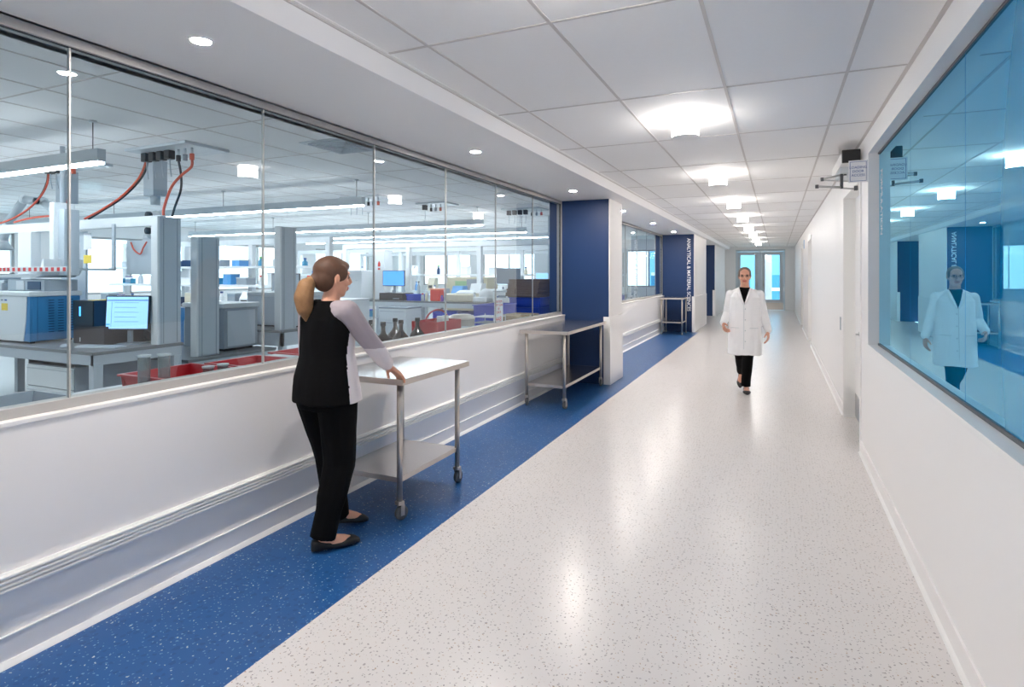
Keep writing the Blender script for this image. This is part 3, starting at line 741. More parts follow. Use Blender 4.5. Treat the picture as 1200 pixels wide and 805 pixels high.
hose('orange hose sweeping to the left edge from the two-plug ceiling panel', [(-7.75, 3.94, 2.68), (-7.77, 3.94, 2.52), (-7.9, 3.93, 2.36), (-8.15, 3.9, 2.2), (-8.5, 3.85, 2.08), (-8.9, 3.8, 2.04)], M_hose)
hose('black hose sweeping to the left edge from the two-plug ceiling panel', [(-7.82, 3.97, 2.68), (-7.84, 3.97, 2.54), (-7.98, 3.96, 2.36), (-8.22, 3.93, 2.2), (-8.55, 3.88, 2.09), (-8.95, 3.83, 2.04)], M_hoseb)
hose('short orange hose above the hanging white service post', [(-7.36, 3.94, 2.62), (-7.34, 3.94, 2.5), (-7.28, 3.9, 2.36), (-7.22, 3.85, 2.22), (-7.2, 3.8, 2.03)], M_hose, .009)
hose('orange hose lying on the white service frame crossbeam', [(-8.0, 3.72, 2.05), (-7.7, 3.73, 2.085), (-7.4, 3.76, 2.10), (-7.15, 3.78, 2.085), (-6.9, 3.79, 2.05)], M_hose)
hose('red curl of hose on the back panel by the tall service column', [(-6.05, 3.82, 1.78), (-5.98, 3.81, 1.70), (-5.9, 3.82, 1.66), (-5.84, 3.81, 1.72), (-5.80, 3.82, 1.78)], M_hose, .008)
# extraction arms
def extraction_arm(label, x, y, pts, hood):
    t = thing('extraction_arm', label, 'extraction arm', (x, y, LC))
    MB().box(-.085, .085, -.085, .085, -.40, 0, M_grey, bev=.006).build('ceiling_column', parent=t)
    b = MB(); P = [Vector(p) for p in pts]
    b.cyl((0, 0, -.40), (0, 0, -.5), .05, M_lgrey, 18)
    for a, c in zip(P, P[1:]): b.cyl(a, c, .05, M_lgrey, 18)
    for a in P: b.lathe([(.001, .062), (.045, .045), (.062, 0), (.045, -.045), (.001, -.062)], m=M_white, n=16, mtx=T(*a))
    b.build('duct_tube', parent=t)
    for a in P[:2]: MB().cyl((a.x, a.y - .06, a.z), (a.x, a.y - .10, a.z), .038, M_black, 18).build('joint_knob', parent=t)
    h = P[-1]; MB().lathe([(.05, 0), (.11, -.1), (.115, -.12), (.10, -.12), (.045, 0)][::1], cx=h.x, cy=h.y, z0=h.z, m=M_lgrey, n=20).build('hood', parent=t)
extraction_arm('grey extraction arm column with black knob behind the four-plug panel', -6.45, 4.35, [(0, 0, -.62), (.02, -.02, -.80), (-.1, 0, -.86)], 0)
extraction_arm('grey extraction arm with two elbows near the left edge of the lab', -8.15, 4.35, [(0, 0, -.62), (-.42, -.05, -.36), (-.75, -.1, -.32), (-1.15, -.1, -.62), (-1.25, -.1, -.85)], 0)

# ------------------------------------------------------------------ things on the window counter
def tray(label, x, y, w, d, h, m, z, rz=0, inner=None, group=None, name='plastic_tray', cat='tray'):
    t = thing(name, label, cat, (x, y, z), rz, group)
    b = MB(); e = .012; f = .02
    b.box(-w / 2 + f, w / 2 - f, -d / 2 + f, d / 2 - f, 0, .006, m)
    for s in (-1, 1):
        b.prism([(s * (w / 2 - f), 0), (s * w / 2, h), (s * (w / 2 - e), h), (s * (w / 2 - f - e), 0)], 'y', -d / 2 + .001, d / 2 - .001, m)
        b.prism([(s * (d / 2 - f), 0), (s * d / 2, h), (s * (d / 2 - e), h), (s * (d / 2 - f - e), 0)], 'x', -w / 2 + .001, w / 2 - .001, m)
    b.build('tub', parent=t)
    b = MB(); b.box(-w / 2 - .012, w / 2 + .012, -d / 2 - .012, -d / 2, h - .012, h, m); b.box(-w / 2 - .012, w / 2 + .012, d / 2, d / 2 + .012, h - .012, h, m)
    b.box(-w / 2 - .012, -w / 2, -d / 2, d / 2, h - .012, h, m); b.box(w / 2, w / 2 + .012, -d / 2, d / 2, h - .012, h, m); b.build('rim', parent=t)
    return t
tray('shallow dark red tray on the counter by the glass jars', -3.22, 2.32, .40, .44, .085, M_red, .80)
tray('red tray right of the glass jars, half under the white boxes', -3.20, 2.84, .40, .40, .075, M_red, .80)
tray('dark red tray just left of the walking woman, on the counter', -3.20, 3.42, .42, .50, .08, M_red, .80)
for i, (x, y) in enumerate(((-3.15, 2.06), (-3.10, 2.14), (-3.08, 2.40), (-3.08, 2.50))):
    t = thing('glass_cylinder', 'clear glass cylinder on the counter, ' + ('leftmost of four by the red tray', 'second from left of the four by the red tray', 'third from left of the four by the red tray', 'rightmost of four by the red tray')[i], 'glass jar', (x, y, .80 + .0), 0, 'glass cylinders by the red trays')
    hh = .215 if i < 2 else .11
    MB().lathe([(.026, 0), (.03, .004), (.03, hh), (.027, hh), (.027, .006), (.0001, .006), (.0001, 0)][::-1], m=mat('lab_glassware', (214, 228, 230), .05, 0, .8, trans=.85), n=20, smooth=False).build('vessel', parent=t)
    MB().lathe([(.0305, hh - .012), (.034, hh - .008), (.034, hh), (.0305, hh)], m=M_lgrey, n=20, smooth=False).build('rim', parent=t)
t = tray('ribbed grey crate against the lab glass at the left edge', -3.2, 1.45, .44, .46, .07, M_ggrey, .80, name='plastic_crate', cat='crate')
b = MB()
for k in range(9): b.box(.216, .226, -.2 + k * .05, -.192 + k * .05, .02, .06, M_grey)
b.build('ribs', parent=t)
for i, (x, y, w, d, h, m) in enumerate(((-3.2, 3.14, .3, .14, .06, M_white),)):
    t = thing('white_box', 'flat white box between the red trays on the counter', 'box', (x, y, .80)); MB().box(-w / 2, w / 2, -d / 2, d / 2, 0, h, m, bev=.006).build('box_body', parent=t)
    MB().box(-w / 2 - .003, w / 2 + .003, -d / 2 - .003, d / 2 + .003, h, h + .012, M_lgrey, bev=.002).build('lid', parent=t)
# crumpled wipe
o = MB().lathe([(.001, .05), (.03, .045), (.045, .02), (.04, 0), (.001, 0)], m=M_paper, n=9, mtx=T(-3.06, 2.62, .80)).build('paper_wipe'); tag(origin_to(o, (-3.06, 2.62, .8)), 'crumpled white paper wipe beside the glass cylinders', 'paper')

# brown bottles
bt = None
bl = ['leftmost, nearest the woman\'s sleeve', 'second from the left', 'middle one standing in front', 'fourth from the left, standing behind', 'rightmost, beside the red carrier']
for i, (x, y) in enumerate(((-3.18, 4.22), (-3.42, 4.36), (-3.16, 4.46), (-3.34, 4.62), (-3.18, 4.76))):
    lab = 'brown glass reagent bottle on the window counter, ' + bl[i]
    if bt is None:
        bt = thing('reagent_bottle', lab, 'bottle', (x, y, .69), 0, 'brown reagent bottles on the counter')
        MB().lathe([(.001, .325), (.019, .325), (.019, .26), (.028, .235), (.066, .19), (.074, .165), (.074, .012), (.066, 0), (.001, 0)], m=M_bottle, n=24).build('bottle_body', parent=bt)
        MB().lathe([(.001, .342), (.022, .342), (.024, .335), (.024, .305), (.0195, .305)], m=M_black, n=20, smooth=False).build('cap', parent=bt)
        MB().lathe([(.0745, .04), (.0752, .04), (.0752, .14), (.0745, .14)], m=M_beige, n=24, smooth=False).build('label_band', parent=bt)
    else: dup(bt, (x, y, .69), i * 1.1, lab)
# red carrier with handle
t = thing('red_carrier_basket', 'red plastic carrier with arched handle holding clear jars by the glass', 'basket', (-3.2, 5.15, .69))
b = MB()
w, d, h = .30, .46, .29
for s in (-1, 1):
    b.box(s * w / 2 - .006, s * w / 2 + .006, -d / 2, d / 2, 0, h, M_red, bev=.002); b.box(-w / 2, w / 2, s * d / 2 - .006, s * d / 2 + .006, 0, h, M_red, bev=.002)
b.box(-w / 2, w / 2, -d / 2, d / 2, 0, .01, M_red); b.build('tub', parent=t)
MB().tube([(0, -.22, .27)] + [(0, -.22 * math.cos(a * PI / 8), .27 + .125 * math.sin(a * PI / 8)) for a in range(1, 8)] + [(0, .22, .27)], .009, M_red, 8, 3).build('handle', parent=t)
for i in range(2):
    j = thing('storage_jar', ('left', 'right')[i] + ' clear jar standing inside the red carrier', 'jar', (-3.13, 5.10 + i * .1, .70))
    MB().lathe([(.001, .30), (.03, .30), (.036, .285), (.036, 0), (.001, 0)], m=M_lgrey, n=18).build('jar_body', parent=j)
    MB().lathe([(.001, .325), (.036, .325), (.038, .3), (.001, .3)], m=M_white, n=18, smooth=False).build('lid', parent=j)
for i, (x, y, z, w, d, h) in enumerate(((-3.45, 5.55, .69, .2, .36, .20), (-3.15, 5.62, .69, .3, .2, .16))):
    t = thing('white_container', ('tall', 'low')[i] + ' white plastic container behind the sign pasted on the glass', 'container', (x, y, z))
    MB().box(-w / 2, w / 2, -d / 2, d / 2, 0, h, M_white, bev=.012).build('box_body', parent=t)
    MB().box(-w / 2 - .006, w / 2 + .006, -d / 2 - .006, d / 2 + .006, h, h + .02, M_lgrey, bev=.004).build('lid', parent=t)
# stainless pot / keg
t = thing('stainless_vessel', 'stainless steel cylindrical vessel on the counter left of the pasted sign', 'vessel', (-3.38, 5.98, .69))
MB().lathe([(.001, .29), (.10, .29), (.15, .27), (.155, .25), (.155, .02), (.145, 0), (.001, 0)], m=M_steel, n=32).build('shell', parent=t)
for zz in (.06, .23): MB().lathe([(.155, zz), (.160, zz + .004), (.160, zz + .012), (.155, zz + .016)], m=M_steel, n=32, smooth=False).build('band', parent=t)
# wire rack drawers
t = thing('wire_file_rack', 'grey wire rack with shelves left of the tan cardboard box', 'rack', (-3.2, 6.35, .69))
b = MB()
for x in (-.14, .14):
    for y in (-.16, .16): b.cyl((x, y, 0), (x, y, .27), .006, M_grey)
b.build('post_frame', parent=t)
for k in range(4): MB().box(-.145, .145, -.165, .165, .03 + k * .07, .04 + k * .07, M_lgrey, bev=.002).build('shelf', parent=t)
# boxes and bins by the first column
def carton(label, x, y, z, w, d, h, m, rz=0, name='cardboard_box', cat='box'):
    t = thing(name, label, cat, (x, y, z), rz)
    MB().box(-w / 2, w / 2, -d / 2, d / 2, 0, h, m, bev=.004).build('box_body', parent=t)
    b = MB(); b.box(-w / 2 - .001, w / 2 + .001, -.03, .03, h, h + .0015, M_beige); b.box(w / 2, w / 2 + .0015, -.03, .03, h * .6, h, M_beige); b.build('packing_tape', parent=t)
    return t
carton('flat tan cardboard box on the counter in front of the blue bins', -3.10, 7.0, .69, .34, .62, .235, M_card2)
tray('royal blue storage bin nearest the tan cardboard box, in front', -3.45, 7.02, .34, .60, .36, M_bin, .69, name='storage_bin', cat='storage bin')
tray('royal blue storage bin under the cardboard stack, right beside the column', -3.2, 7.78, .48, .80, .30, M_bin, .69, name='storage_bin', cat='storage bin')
tray('royal blue storage bin stacked on another, directly under the dark cardboard', -3.2, 7.82, .46, .78, .135, M_bin, .993, name='storage_bin', cat='storage bin')
t = thing('folded_cardboard_stack', 'dark brown flattened cardboard bundle on top of the blue bins', 'cardboard', (-3.2, 7.82, 1.13))
b = MB(); b.box(-.24, .24, -.42, .42, 0, .015, M_card)
b.build('base_sheet', parent=t)
for k in range(9):
    s = random.uniform(-.012, .012)
    MB().box(-.235 + s, .235 + s, -.50 + .030 * k * .5, .42 - abs(s), .016 + k * .026, .016 + k * .026 + .024, M_card, bev=.004).build('folded_box', parent=t)

# sign pasted on the glass
t = thing('window_notice', 'small white notice with red lettering pasted inside the lab glass', 'notice', (XG - .008, 5.555, 1.06))
MB().box(-.0015, 0, -.105, .105, -.13, .13, M_paper).build('sheet', parent=t)
text_obj('CAUTION\nKEEP CLEAR\nOF\nDOOR', .036, M_redp, 'notice_lettering', t, T(.0006, 0, .045) @ FACE_POS_X, .0004, line=1.05)
text_obj('448', .075, M_redp, 'notice_number', t, T(.0006, 0, -.085) @ FACE_POS_X, .0004, sx=1.2)

# ------------------------------------------------------------------ the long bench
t = thing('tower_instrument', 'tall white tower instrument with a column of dark buttons on the long bench', 'lab instrument', (-8.1, 10.06, .91))
MB().box(-.42, .18, -.28, .24, 0, .62, M_white, bev=.02).build('body', parent=t)
b = MB()
for k in range(6): b.box(-.36, -.32, -.286, -.28, .22 + k * .055, .25 + k * .055, M_ggrey)
b.build('buttons', parent=t)
MB().box(.0, .08, -.284, -.28, .40, .41, M_grey).build('slot', parent=t)
t = thing('white_cabinet_instrument', 'tall narrow white cabinet with red flame mark behind the azure monitor', 'cabinet', (-7.72, 10.3, .91))
MB().box(-.12, .16, -.22, .06, 0, 1.05, M_white, bev=.012).build('body', parent=t)
b = MB(); b.prism([(-.01, .70), (.05, .70), (.055, .76), (.02, .82), (-.01, .76)], 'y', -.2235, -.2215, M_redp); b.box(-.01, .05, -.2235, -.2215, .63, .665, M_redp); b.build('red_mark', parent=t)
monitor('azure blue lit monitor above a black box on the long bench', (-7.22, 9.93, 1.06), R(4), .52, .32, .30, M_screen2)
t = thing('desktop_computer', 'black flat computer under the azure blue monitor', 'computer', (-7.20, 10.02, .91))
MB().box(-.30, .28, -.20, .20, 0, .15, M_black, bev=.006).build('case', parent=t); MB().box(.05, .2, -.206, -.20, .03, .05, M_ggrey).build('drive_slot', parent=t)
tray('royal blue bin on the long bench right of the azure monitor', -6.68, 10.0, .34, .3, .13, M_bin, .91, name='storage_bin', cat='storage bin')
t = thing('sharps_container', 'orange-red sharps container on the long bench', 'container', (-6.2, 9.98, .91))
MB().box(-.11, .11, -.09, .09, 0, .22, mat('sharps_red', (240, 70, 50), .4), bev=.015).build('tub', parent=t); MB().box(-.12, .12, -.10, .10, .22, .25, mat('sharps_lid', (250, 150, 110), .4), bev=.008).build('lid', parent=t)
t = thing('beige_centrifuge', 'low beige rounded centrifuge on the long bench, right of the sharps container', 'lab instrument', (-5.55, 9.99, .91))
MB().box(-.34, .26, -.22, .22, 0, .16, M_beige, bev=.04, seg=3).build('body', parent=t); MB().lathe([(.001, .07), (.12, .06), (.19, .02), (.2, 0), (.001, 0)], z0=.16, m=M_white, n=28).build('lid', parent=t)
t = thing('white_mixer', 'white rounded mixer near the dark monitor on the long bench', 'lab instrument', (-5.1, 10.0, .91))
MB().box(-.20, .1, -.2, .2, 0, .10, M_white, bev=.03, seg=3).build('base', parent=t); MB().lathe([(.001, .16), (.06, .155), (.14, .09), (.15, 0), (.001, 0)], z0=.10, m=M_white, n=24).build('bowl', parent=t)
carton('large beige cardboard box with green print behind the centrifuge', -5.55, 10.34, .91 + .0, .01, .01, .01, M_beige) if False else None
t = thing('beige_crate', 'large beige crate with a green mark standing behind the long bench', 'crate', (-5.95, 11.0, 0))
MB().box(-.48, .48, -.25, .25, 0, 1.38, mat('beige_board', (206, 198, 170), .7), bev=.01).build('crate_body', parent=t); MB().box(-.28, .12, -.254, -.25, 1.0, 1.3, mat('muted_green', (150, 190, 140), .6)).build('green_mark', parent=t)
MB().box(-.0, .40, -.2545, -.25, 1.1, 1.34, M_ggrey).build('window_panel', parent=t)
monitor('dark blank monitor on the long bench near the stacked cardboard', (-4.62, 9.95, 1.14), R(-3), .50, .30, .27, M_ggrey, bez=M_ggrey)
t = thing('printer', 'white printer block under the dark blank monitor on the long bench', 'printer', (-4.55, 10.08, .91))
MB().box(-.34, .30, -.24, .24, 0, .20, M_white, bev=.02).build('body', parent=t); MB().box(-.34, .30, -.24, .24, .20, .23, M_lgrey, bev=.008).build('lid', parent=t)
MB().box(-.22, -.06, -.245, -.24, .10, .14, M_ggrey).box(.04, .18, -.245, -.24, .10, .14, M_ggrey).build('paper_slot', parent=t)
monitor('lit blue monitor half hidden by the stacked cardboard in the far lab', (-5.0, 12.95, .91), R(0), .56, .34, .40, M_screen, bez=M_white)
# small bottles, jars along the long bench
cols = [M_white, M_lgrey, M_beige, M_purple, M_cyan, M_white]
pb = None; place = []
names = ['beside the tower instrument', 'right of the blue bin', 'left of the sharps container', 'right of the sharps container', 'in front of the beige crate', 'left of the white mixer', 'right of the white mixer', 'at the right end of the long bench']
for i, x in enumerate((-8.62, -6.45, -6.36, -6.0, -5.88, -5.28, -4.78 + .0, -4.15)):
    lab = 'small pale reagent jar on the long bench, ' + names[i]
    m = cols[i % 6]
    t = thing('reagent_jar', lab, 'jar', (x, 9.84, .91), 0, 'small jars on the long bench')
    hh = .10 + .03 * (i % 3)
    MB().lathe([(.001, hh), (.018, hh), (.03, hh - .02), (.032, .004), (.028, 0), (.001, 0)], m=m, n=14).build('jar_body', parent=t)
    MB().lathe([(.001, hh + .025), (.020, hh + .025), (.021, hh), (.001, hh)], m=(M_bluep, M_redp, M_white)[i % 3], n=14, smooth=False).build('cap', parent=t)
# under the long bench
t = thing('drawer_pedestal', 'white drawer pedestal with grey top under the long bench', 'drawer unit', (-6.75, 9.5, 0))
MB().box(-.33, .33, -.25, .25, .05, .78, M_white, bev=.006).box(-.335, .335, -.255, .255, .78, .81, M_ggrey, bev=.004).build('carcass', parent=t)
for a, c in ((.56, .76), (.32, .54), (.08, .30)):
    d = MB().box(-.32, .32, -.27, -.25, a, c, M_white, bev=.004).build('drawer', parent=t)
    MB().box(-.28, .28, -.28, -.27, c - .035, c - .022, M_grey, bev=.002).build('handle_lip', parent=d)
for xx in (-.28, .26):
    for yy in (-.2, .2): MB().cyl((xx, yy, .025), (xx + .02, yy, .025), .025, M_black).box(xx, xx + .02, yy - .01, yy + .01, .04, .06, M_grey).build('caster', parent=t)
tray('royal blue bin on the floor shelf behind the red carrier', -5.9, 9.95, .52, .4, .30, M_bin, .42, name='storage_bin', cat='storage bin')
tray('dusky blue bin under the long bench next to the royal blue one', -5.35, 9.95, .46, .4, .30, mat('dusky_blue', (72, 86, 150), .5), .42, name='storage_bin', cat='storage bin')
t = thing('floor_shelf', 'low grey shelf beneath the long bench carrying the bins', 'shelf', (-5.6, 10.0, 0))
MB().box(-.75, .75, -.25, .28, .39, .42, M_grey, bev=.003).build('shelf_board', parent=t)
for x in (-.72, .68): MB().box(x, x + .04, -.22, .25, 0, .39, M_grey).build('leg', parent=t)
t = thing('wire_cart', 'grey two-tier cart with blue lids beyond the brown bottles', 'cart', (-7.25, 8.7, 0))
for k, z in enumerate((.30, .62)): MB().box(-.42, .42, -.25, .25, z, z + .03, M_grey, bev=.003).build('shelf', parent=t)
for x in (-.41, .38):
    for y in (-.24, .21): MB().box(x, x + .03, y, y + .03, 0, .86, M_grey).build('leg', parent=t)
for i, x in enumerate((-.2, .18)):
    t = thing('lidded_tub', ('left', 'right')[i] + ' clear tub with blue lid on the top shelf of the two-tier cart', 'tub', (-7.25 + x, 8.7, .65))
    MB().box(-.15, .15, -.18, .18, 0, .12, M_cyan if i else M_lgrey, bev=.01).build('tub', parent=t); MB().box(-.16, .16, -.19, .19, .12, .14, M_bin, bev=.004).build('lid', parent=t)

# ------------------------------------------------------------------ shelf rows with clutter
def shelf_row(label, x0, x1, y, zbase, levels, post=M_white, step=1.6, top=None, th=.04):
    t = thing('reagent_shelf', label, 'shelf unit', (x0, y, zbase)); L = x1 - x0
    n = max(1, round(L / step)); hgt = top - zbase
    for k in range(n + 1):
        xx = L * k / n; MB().box(xx - .05, xx + .05, .08, .17, 0, hgt, post, bev=.006).build('post', parent=t)
    for z in levels: MB().box(-.05, L + .05, -.20, .075, z - zbase, z - zbase + th, post, bev=.003).build('shelf_board', parent=t)
    MB().box(-.05, L + .05, .08, .17, hgt, hgt + .1, post, bev=.004).build('top_beam', parent=t)
    return t
shelf_row('white reagent shelving over the crowded second-row bench', -12.3, -6.9, 7.55, .91, [1.22, 1.55], top=1.98)
shelf_row('white shelving frame along the long bench between the monitors', -9.0, -3.8, 10.42, .91, [], top=2.02, step=1.75)
shelf_row('white shelving frame over the bench row before the far one', -13.2, -4.0, 13.3, .91, [1.4], top=2.05, step=1.85)
shelf_row('white shelving frame over the farthest bench by the windows', -13.2, -3.9, 16.2, .91, [1.4], top=2.05, step=2.4)
pos = ['nearest the left', 'left of centre', 'centre left', 'centre', 'centre right', 'right of centre', 'nearest the right', 'at the right end']
def clutter(where, x0, x1, y, z, n, group, seed, big=1.0):
    rnd = random.Random(seed)
    for i in range(n):
        x = x0 + (x1 - x0) * (i + .5) / n
        kind = rnd.choice(['bottle', 'box', 'instrument', 'tub', 'rack', 'bottle']); m = rnd.choice([M_white, M_lgrey, M_white, M_beige, M_cyan, M_grey, M_lblue, M_white, M_paper, M_ggrey, M_navy])
        cn = {id(M_white): 'white', id(M_lgrey): 'light grey', id(M_beige): 'beige', id(M_cyan): 'teal', id(M_grey): 'grey', id(M_lblue): 'light blue', id(M_paper): 'bright white', id(M_ggrey): 'slate grey', id(M_navy): 'navy'}[id(m)]
        p = 'number %d from the left' % (i + 1)
        ordw = ['first', 'second', 'third', 'fourth', 'fifth', 'sixth', 'seventh', 'eighth', 'ninth', 'tenth', 'eleventh', 'twelfth', 'thirteenth', 'fourteenth', 'fifteenth', 'sixteenth'][i]
        if kind == 'bottle':
            t = thing('lab_bottle', '%s squat bottle, %s from left %s' % (cn, ordw, where), 'bottle', (x, y, z), 0, group); h = rnd.uniform(.12, .22) * big
            MB().lathe([(.001, h), (.02, h), (.022, h * .8), (.045, h * .65), (.048, .005), (.043, 0), (.001, 0)], m=m, n=16).build('bottle_body', parent=t)
            MB().lathe([(.001, h + .03), (.024, h + .03), (.025, h), (.001, h)], m=rnd.choice([M_bluep, M_redp, M_white, M_green, M_black]), n=14, smooth=False).build('cap', parent=t)
        elif kind == 'box':
            t = thing('storage_box', '%s lidded box, %s from left %s' % (cn, ordw, where), 'box', (x, y, z), 0, group); w_ = rnd.uniform(.09, .15); h = rnd.uniform(.1, .2) * big
            MB().box(-w_, w_, -.1, .1, 0, h, m, bev=.006).build('box_body', parent=t); MB().box(-w_ - .004, w_ + .004, -.104, .104, h, h + .02, M_lgrey, bev=.003).build('lid', parent=t)
        elif kind == 'instrument':
            t = thing('small_instrument', '%s instrument with display, %s from left %s' % (cn, ordw, where), 'lab instrument', (x, y, z), 0, group); h = rnd.uniform(.16, .26) * big
            b = MB(); b.prism([(-.13, 0), (.13, 0), (.13, h), (-.05, h), (-.13, h * .5)], 'x', -.12, .12, m); b.build('body', parent=t)
            MB().box(-.08, .06, -.134, -.128, h * .2, h * .42, M_black).build('display', parent=t)
        elif kind == 'tub':
            t = thing('open_tub', '%s open tub, %s from left %s' % (cn, ordw, where), 'tub', (x, y, z), 0, group)
            b = MB(); b.box(-.12, .12, -.1, .1, 0, .01, m)
            for s in (-1, 1): b.box(s * .12 - .005, s * .12 + .005, -.1, .1, 0, .12, m); b.box(-.12, .12, s * .1 - .005, s * .1 + .005, 0, .12, m)
            b.build('tub', parent=t); MB().box(-.127, .127, -.108, -.105, .1, .12, M_white).box(-.127, .127, .105, .108, .1, .12, M_white).build('rim', parent=t)
        else:
            t = thing('tube_rack', '%s rack of capped tubes, %s from left %s' % (cn, ordw, where), 'tube rack', (x, y, z), 0, group)
            MB().box(-.13, .13, -.05, .05, 0, .015, m).box(-.13, .13, -.05, .05, .07, .08, m).box(-.13, -.12, -.05, .05, 0, .1, m).box(.12, .13, -.05, .05, 0, .1, m).build('rack_frame', parent=t)
            for k in range(6): MB().cyl((-.1 + k * .04, 0, .015), (-.1 + k * .04, 0, .13), .012, M_paper, 10).cyl((-.1 + k * .04, 0, .13), (-.1 + k * .04, 0, .145), .014, (M_bluep, M_purple)[k % 2], 10).build('tube', parent=t)
clutter('on the crowded second-row bench', -12.2, -8.0, 7.18, .91, 12, 'items on the second-row bench', 3, 1.1)
clutter('on the lower second-row shelf', -12.1, -7.0, 7.49, 1.26, 14, 'items on the second-row lower shelf', 5)
clutter('on the upper second-row shelf', -12.1, -7.0, 7.49, 1.59, 10, 'items on the second-row upper shelf', 8, .8)
clutter('on the pale third-row bench', -12.8, -5.9, 12.95, .91, 14, 'items on the pale third bench', 11, 1.7)
clutter('on the farthest window bench', -12.8, -4.1, 15.85, .91, 14, 'items on the farthest bench', 14, 1.7)
clutter('on the pale third-row shelf', -12.8, -4.4, 13.24, 1.44, 10, 'items on the pale third bench shelf', 17, 1.0)
# blue bins in the second bay
for i, y in enumerate((10.2, 10.85, 11.5, 12.15)):
    tray('royal blue bin on the far bay counter, ' + ('nearest', 'second', 'third', 'farthest')[i] + ' from the first navy column', -3.25, y, .5, .56, .24, M_bin, .76, name='storage_bin', cat='storage bin', group='blue bins in the second window bay')
clutter('among jars behind the blue bins in the far bay', -4.7, -4.0, 11.6, .0, 0, 'x', 1) if False else None
# lab inner partition column
b = MB(); b.box(-4.6, -4.3, 12.0, 12.3, 0, LC, M_grey); b.build('wall_right', kind='structure')

t = thing('ceiling_vent', 'square ceiling air vent in the lab above the walking woman', 'air vent', (-3.95, 4.6, LC))
b = MB(); b.box(-.3, .3, -.3, .3, -.008, 0, M_lgrey); b.build('frame', parent=t)
for k in range(4):
    e = .06 + k * .06; b = MB()
    for s in (-1, 1): b.box(-e, e, s * e - .004, s * e + .004, -.03 + k * .004, -.008, M_grey); b.box(s * e - .004, s * e + .004, -e, e, -.03 + k * .004, -.008, M_grey)
    b.build('louver', parent=t)
clutter('at the back of the long bench', -6.55, -4.0, 10.37, .91, 6, 'items at the back of the long bench', 23, 1.5)
clutter('behind the cube oven', -8.2, -6.4, 4.85, .587, 5, 'items on the low bench', 29, 2.2)

# ------------------------------------------------------------------ stainless trolleys
def steel_table(name, label, x0, x1, y0, y1, ztop, zshelf, inset=.05, wheel=.042, lip=.035, group=None):
    cx, cy = (x0 + x1) / 2, (y0 + y1) / 2; w, d = (x1 - x0) / 2, (y1 - y0) / 2
    t = thing(name, label, 'trolley', (cx, cy, 0))
    b = MB(); b.box(-w, w, -d, d, ztop - .004, ztop, M_steelb, bev=.0015)
    for s in (-1, 1):
        b.box(-w, w, s * d - .0015, s * d + .0015, ztop - lip, ztop - .002, M_steel); b.box(s * w - .0015, s * w + .0015, -d, d, ztop - lip, ztop - .002, M_steel)
    b.build('table_top', parent=t)
    lx, ly = w - inset, d - inset
    b = MB(); a = zshelf
    b.box(-lx, lx, -ly, ly, a - .003, a, M_steelb); 
    for s in (-1, 1): b.box(-lx, lx, s * ly - .0015, s * ly + .0015, a - .03, a, M_steel); b.box(s * lx - .0015, s * lx + .0015, -ly, ly, a - .03, a, M_steel)
    b.build('lower_shelf', parent=t)
    for sx in (-1, 1):
        for sy in (-1, 1):
            lg = MB().cyl((sx * lx, sy * ly, wheel * 2 + .03), (sx * lx, sy * ly, ztop - .004), .0175, M_steel, 18).build('leg', parent=t)
            if wheel > .02:
                yaw = random.uniform(-.4, .4); mt = T(sx * lx, sy * ly, 0) @ Matrix.Rotation(yaw, 4, 'Z')
                c = MB(); c.box(-.02, .02, -.022, .022, wheel * 2 + .008, wheel * 2 + .03, M_steel, bev=.003, mtx=mt)
                c.box(-.021, -.017, -.004, .022, wheel * .9, wheel * 2 + .01, M_steel, mtx=mt); c.box(.017, .021, -.004, .022, wheel * .7, wheel * 2 + .01, M_steel, mtx=mt)
                c = c.build('caster_fork', parent=lg)
                q = MB(); rr = wheel
                rs = [[(xx, .012 + r_ * math.cos(2 * PI * k / 24), rr + r_ * math.sin(2 * PI * k / 24)) for k in range(24)] for xx, r_ in ((-.013, rr * .55), (-.013, rr * .93), (-.009, rr), (.009, rr), (.013, rr * .93), (.013, rr * .55))]
                q.rings(rs, M_rubber, True, True, mt); q.build('caster_wheel', parent=lg)
            else:
                MB().cyl((sx * lx, sy * ly, 0), (sx * lx, sy * ly, wheel * 2 + .03), .0175, M_steel, 18).build('foot', parent=lg)
    return t
steel_table('steel_trolley', 'stainless steel two-tier trolley being pushed by the woman on the blue strip', -2.56, -1.975, 2.80, 3.60, .845, .25, inset=.06)
steel_table('steel_trolley', 'stainless steel two-tier trolley parked against the first navy column', -2.585, -2.025, 5.87, 7.40, .84, .25, inset=.06)
steel_table('steel_trolley', 'small far stainless steel two-tier stand in front of the lettered navy column', -2.56, -2.02, 14.15, 14.85, .88, .31, inset=.03, wheel=.01)
# column lettering
tx = text_obj('ANALYTICAL & MATERIAL SCIENCES', .118, M_paper, 'column_lettering', mtx=FACE_NEG_Y @ Matrix.Rotation(-PI / 2, 4, 'Z'), extrude=.002, bold=.0015)
L_ = max(v.co.z for v in tx.data.vertices) - min(v.co.z for v in tx.data.vertices)
for v in tx.data.vertices: v.co.z *= 1.82 / L_
tx.location = (-2.015, COL2[0] - .003, 1.43)
tag(tx, 'white vertical lettering on the second navy column', 'lettering')

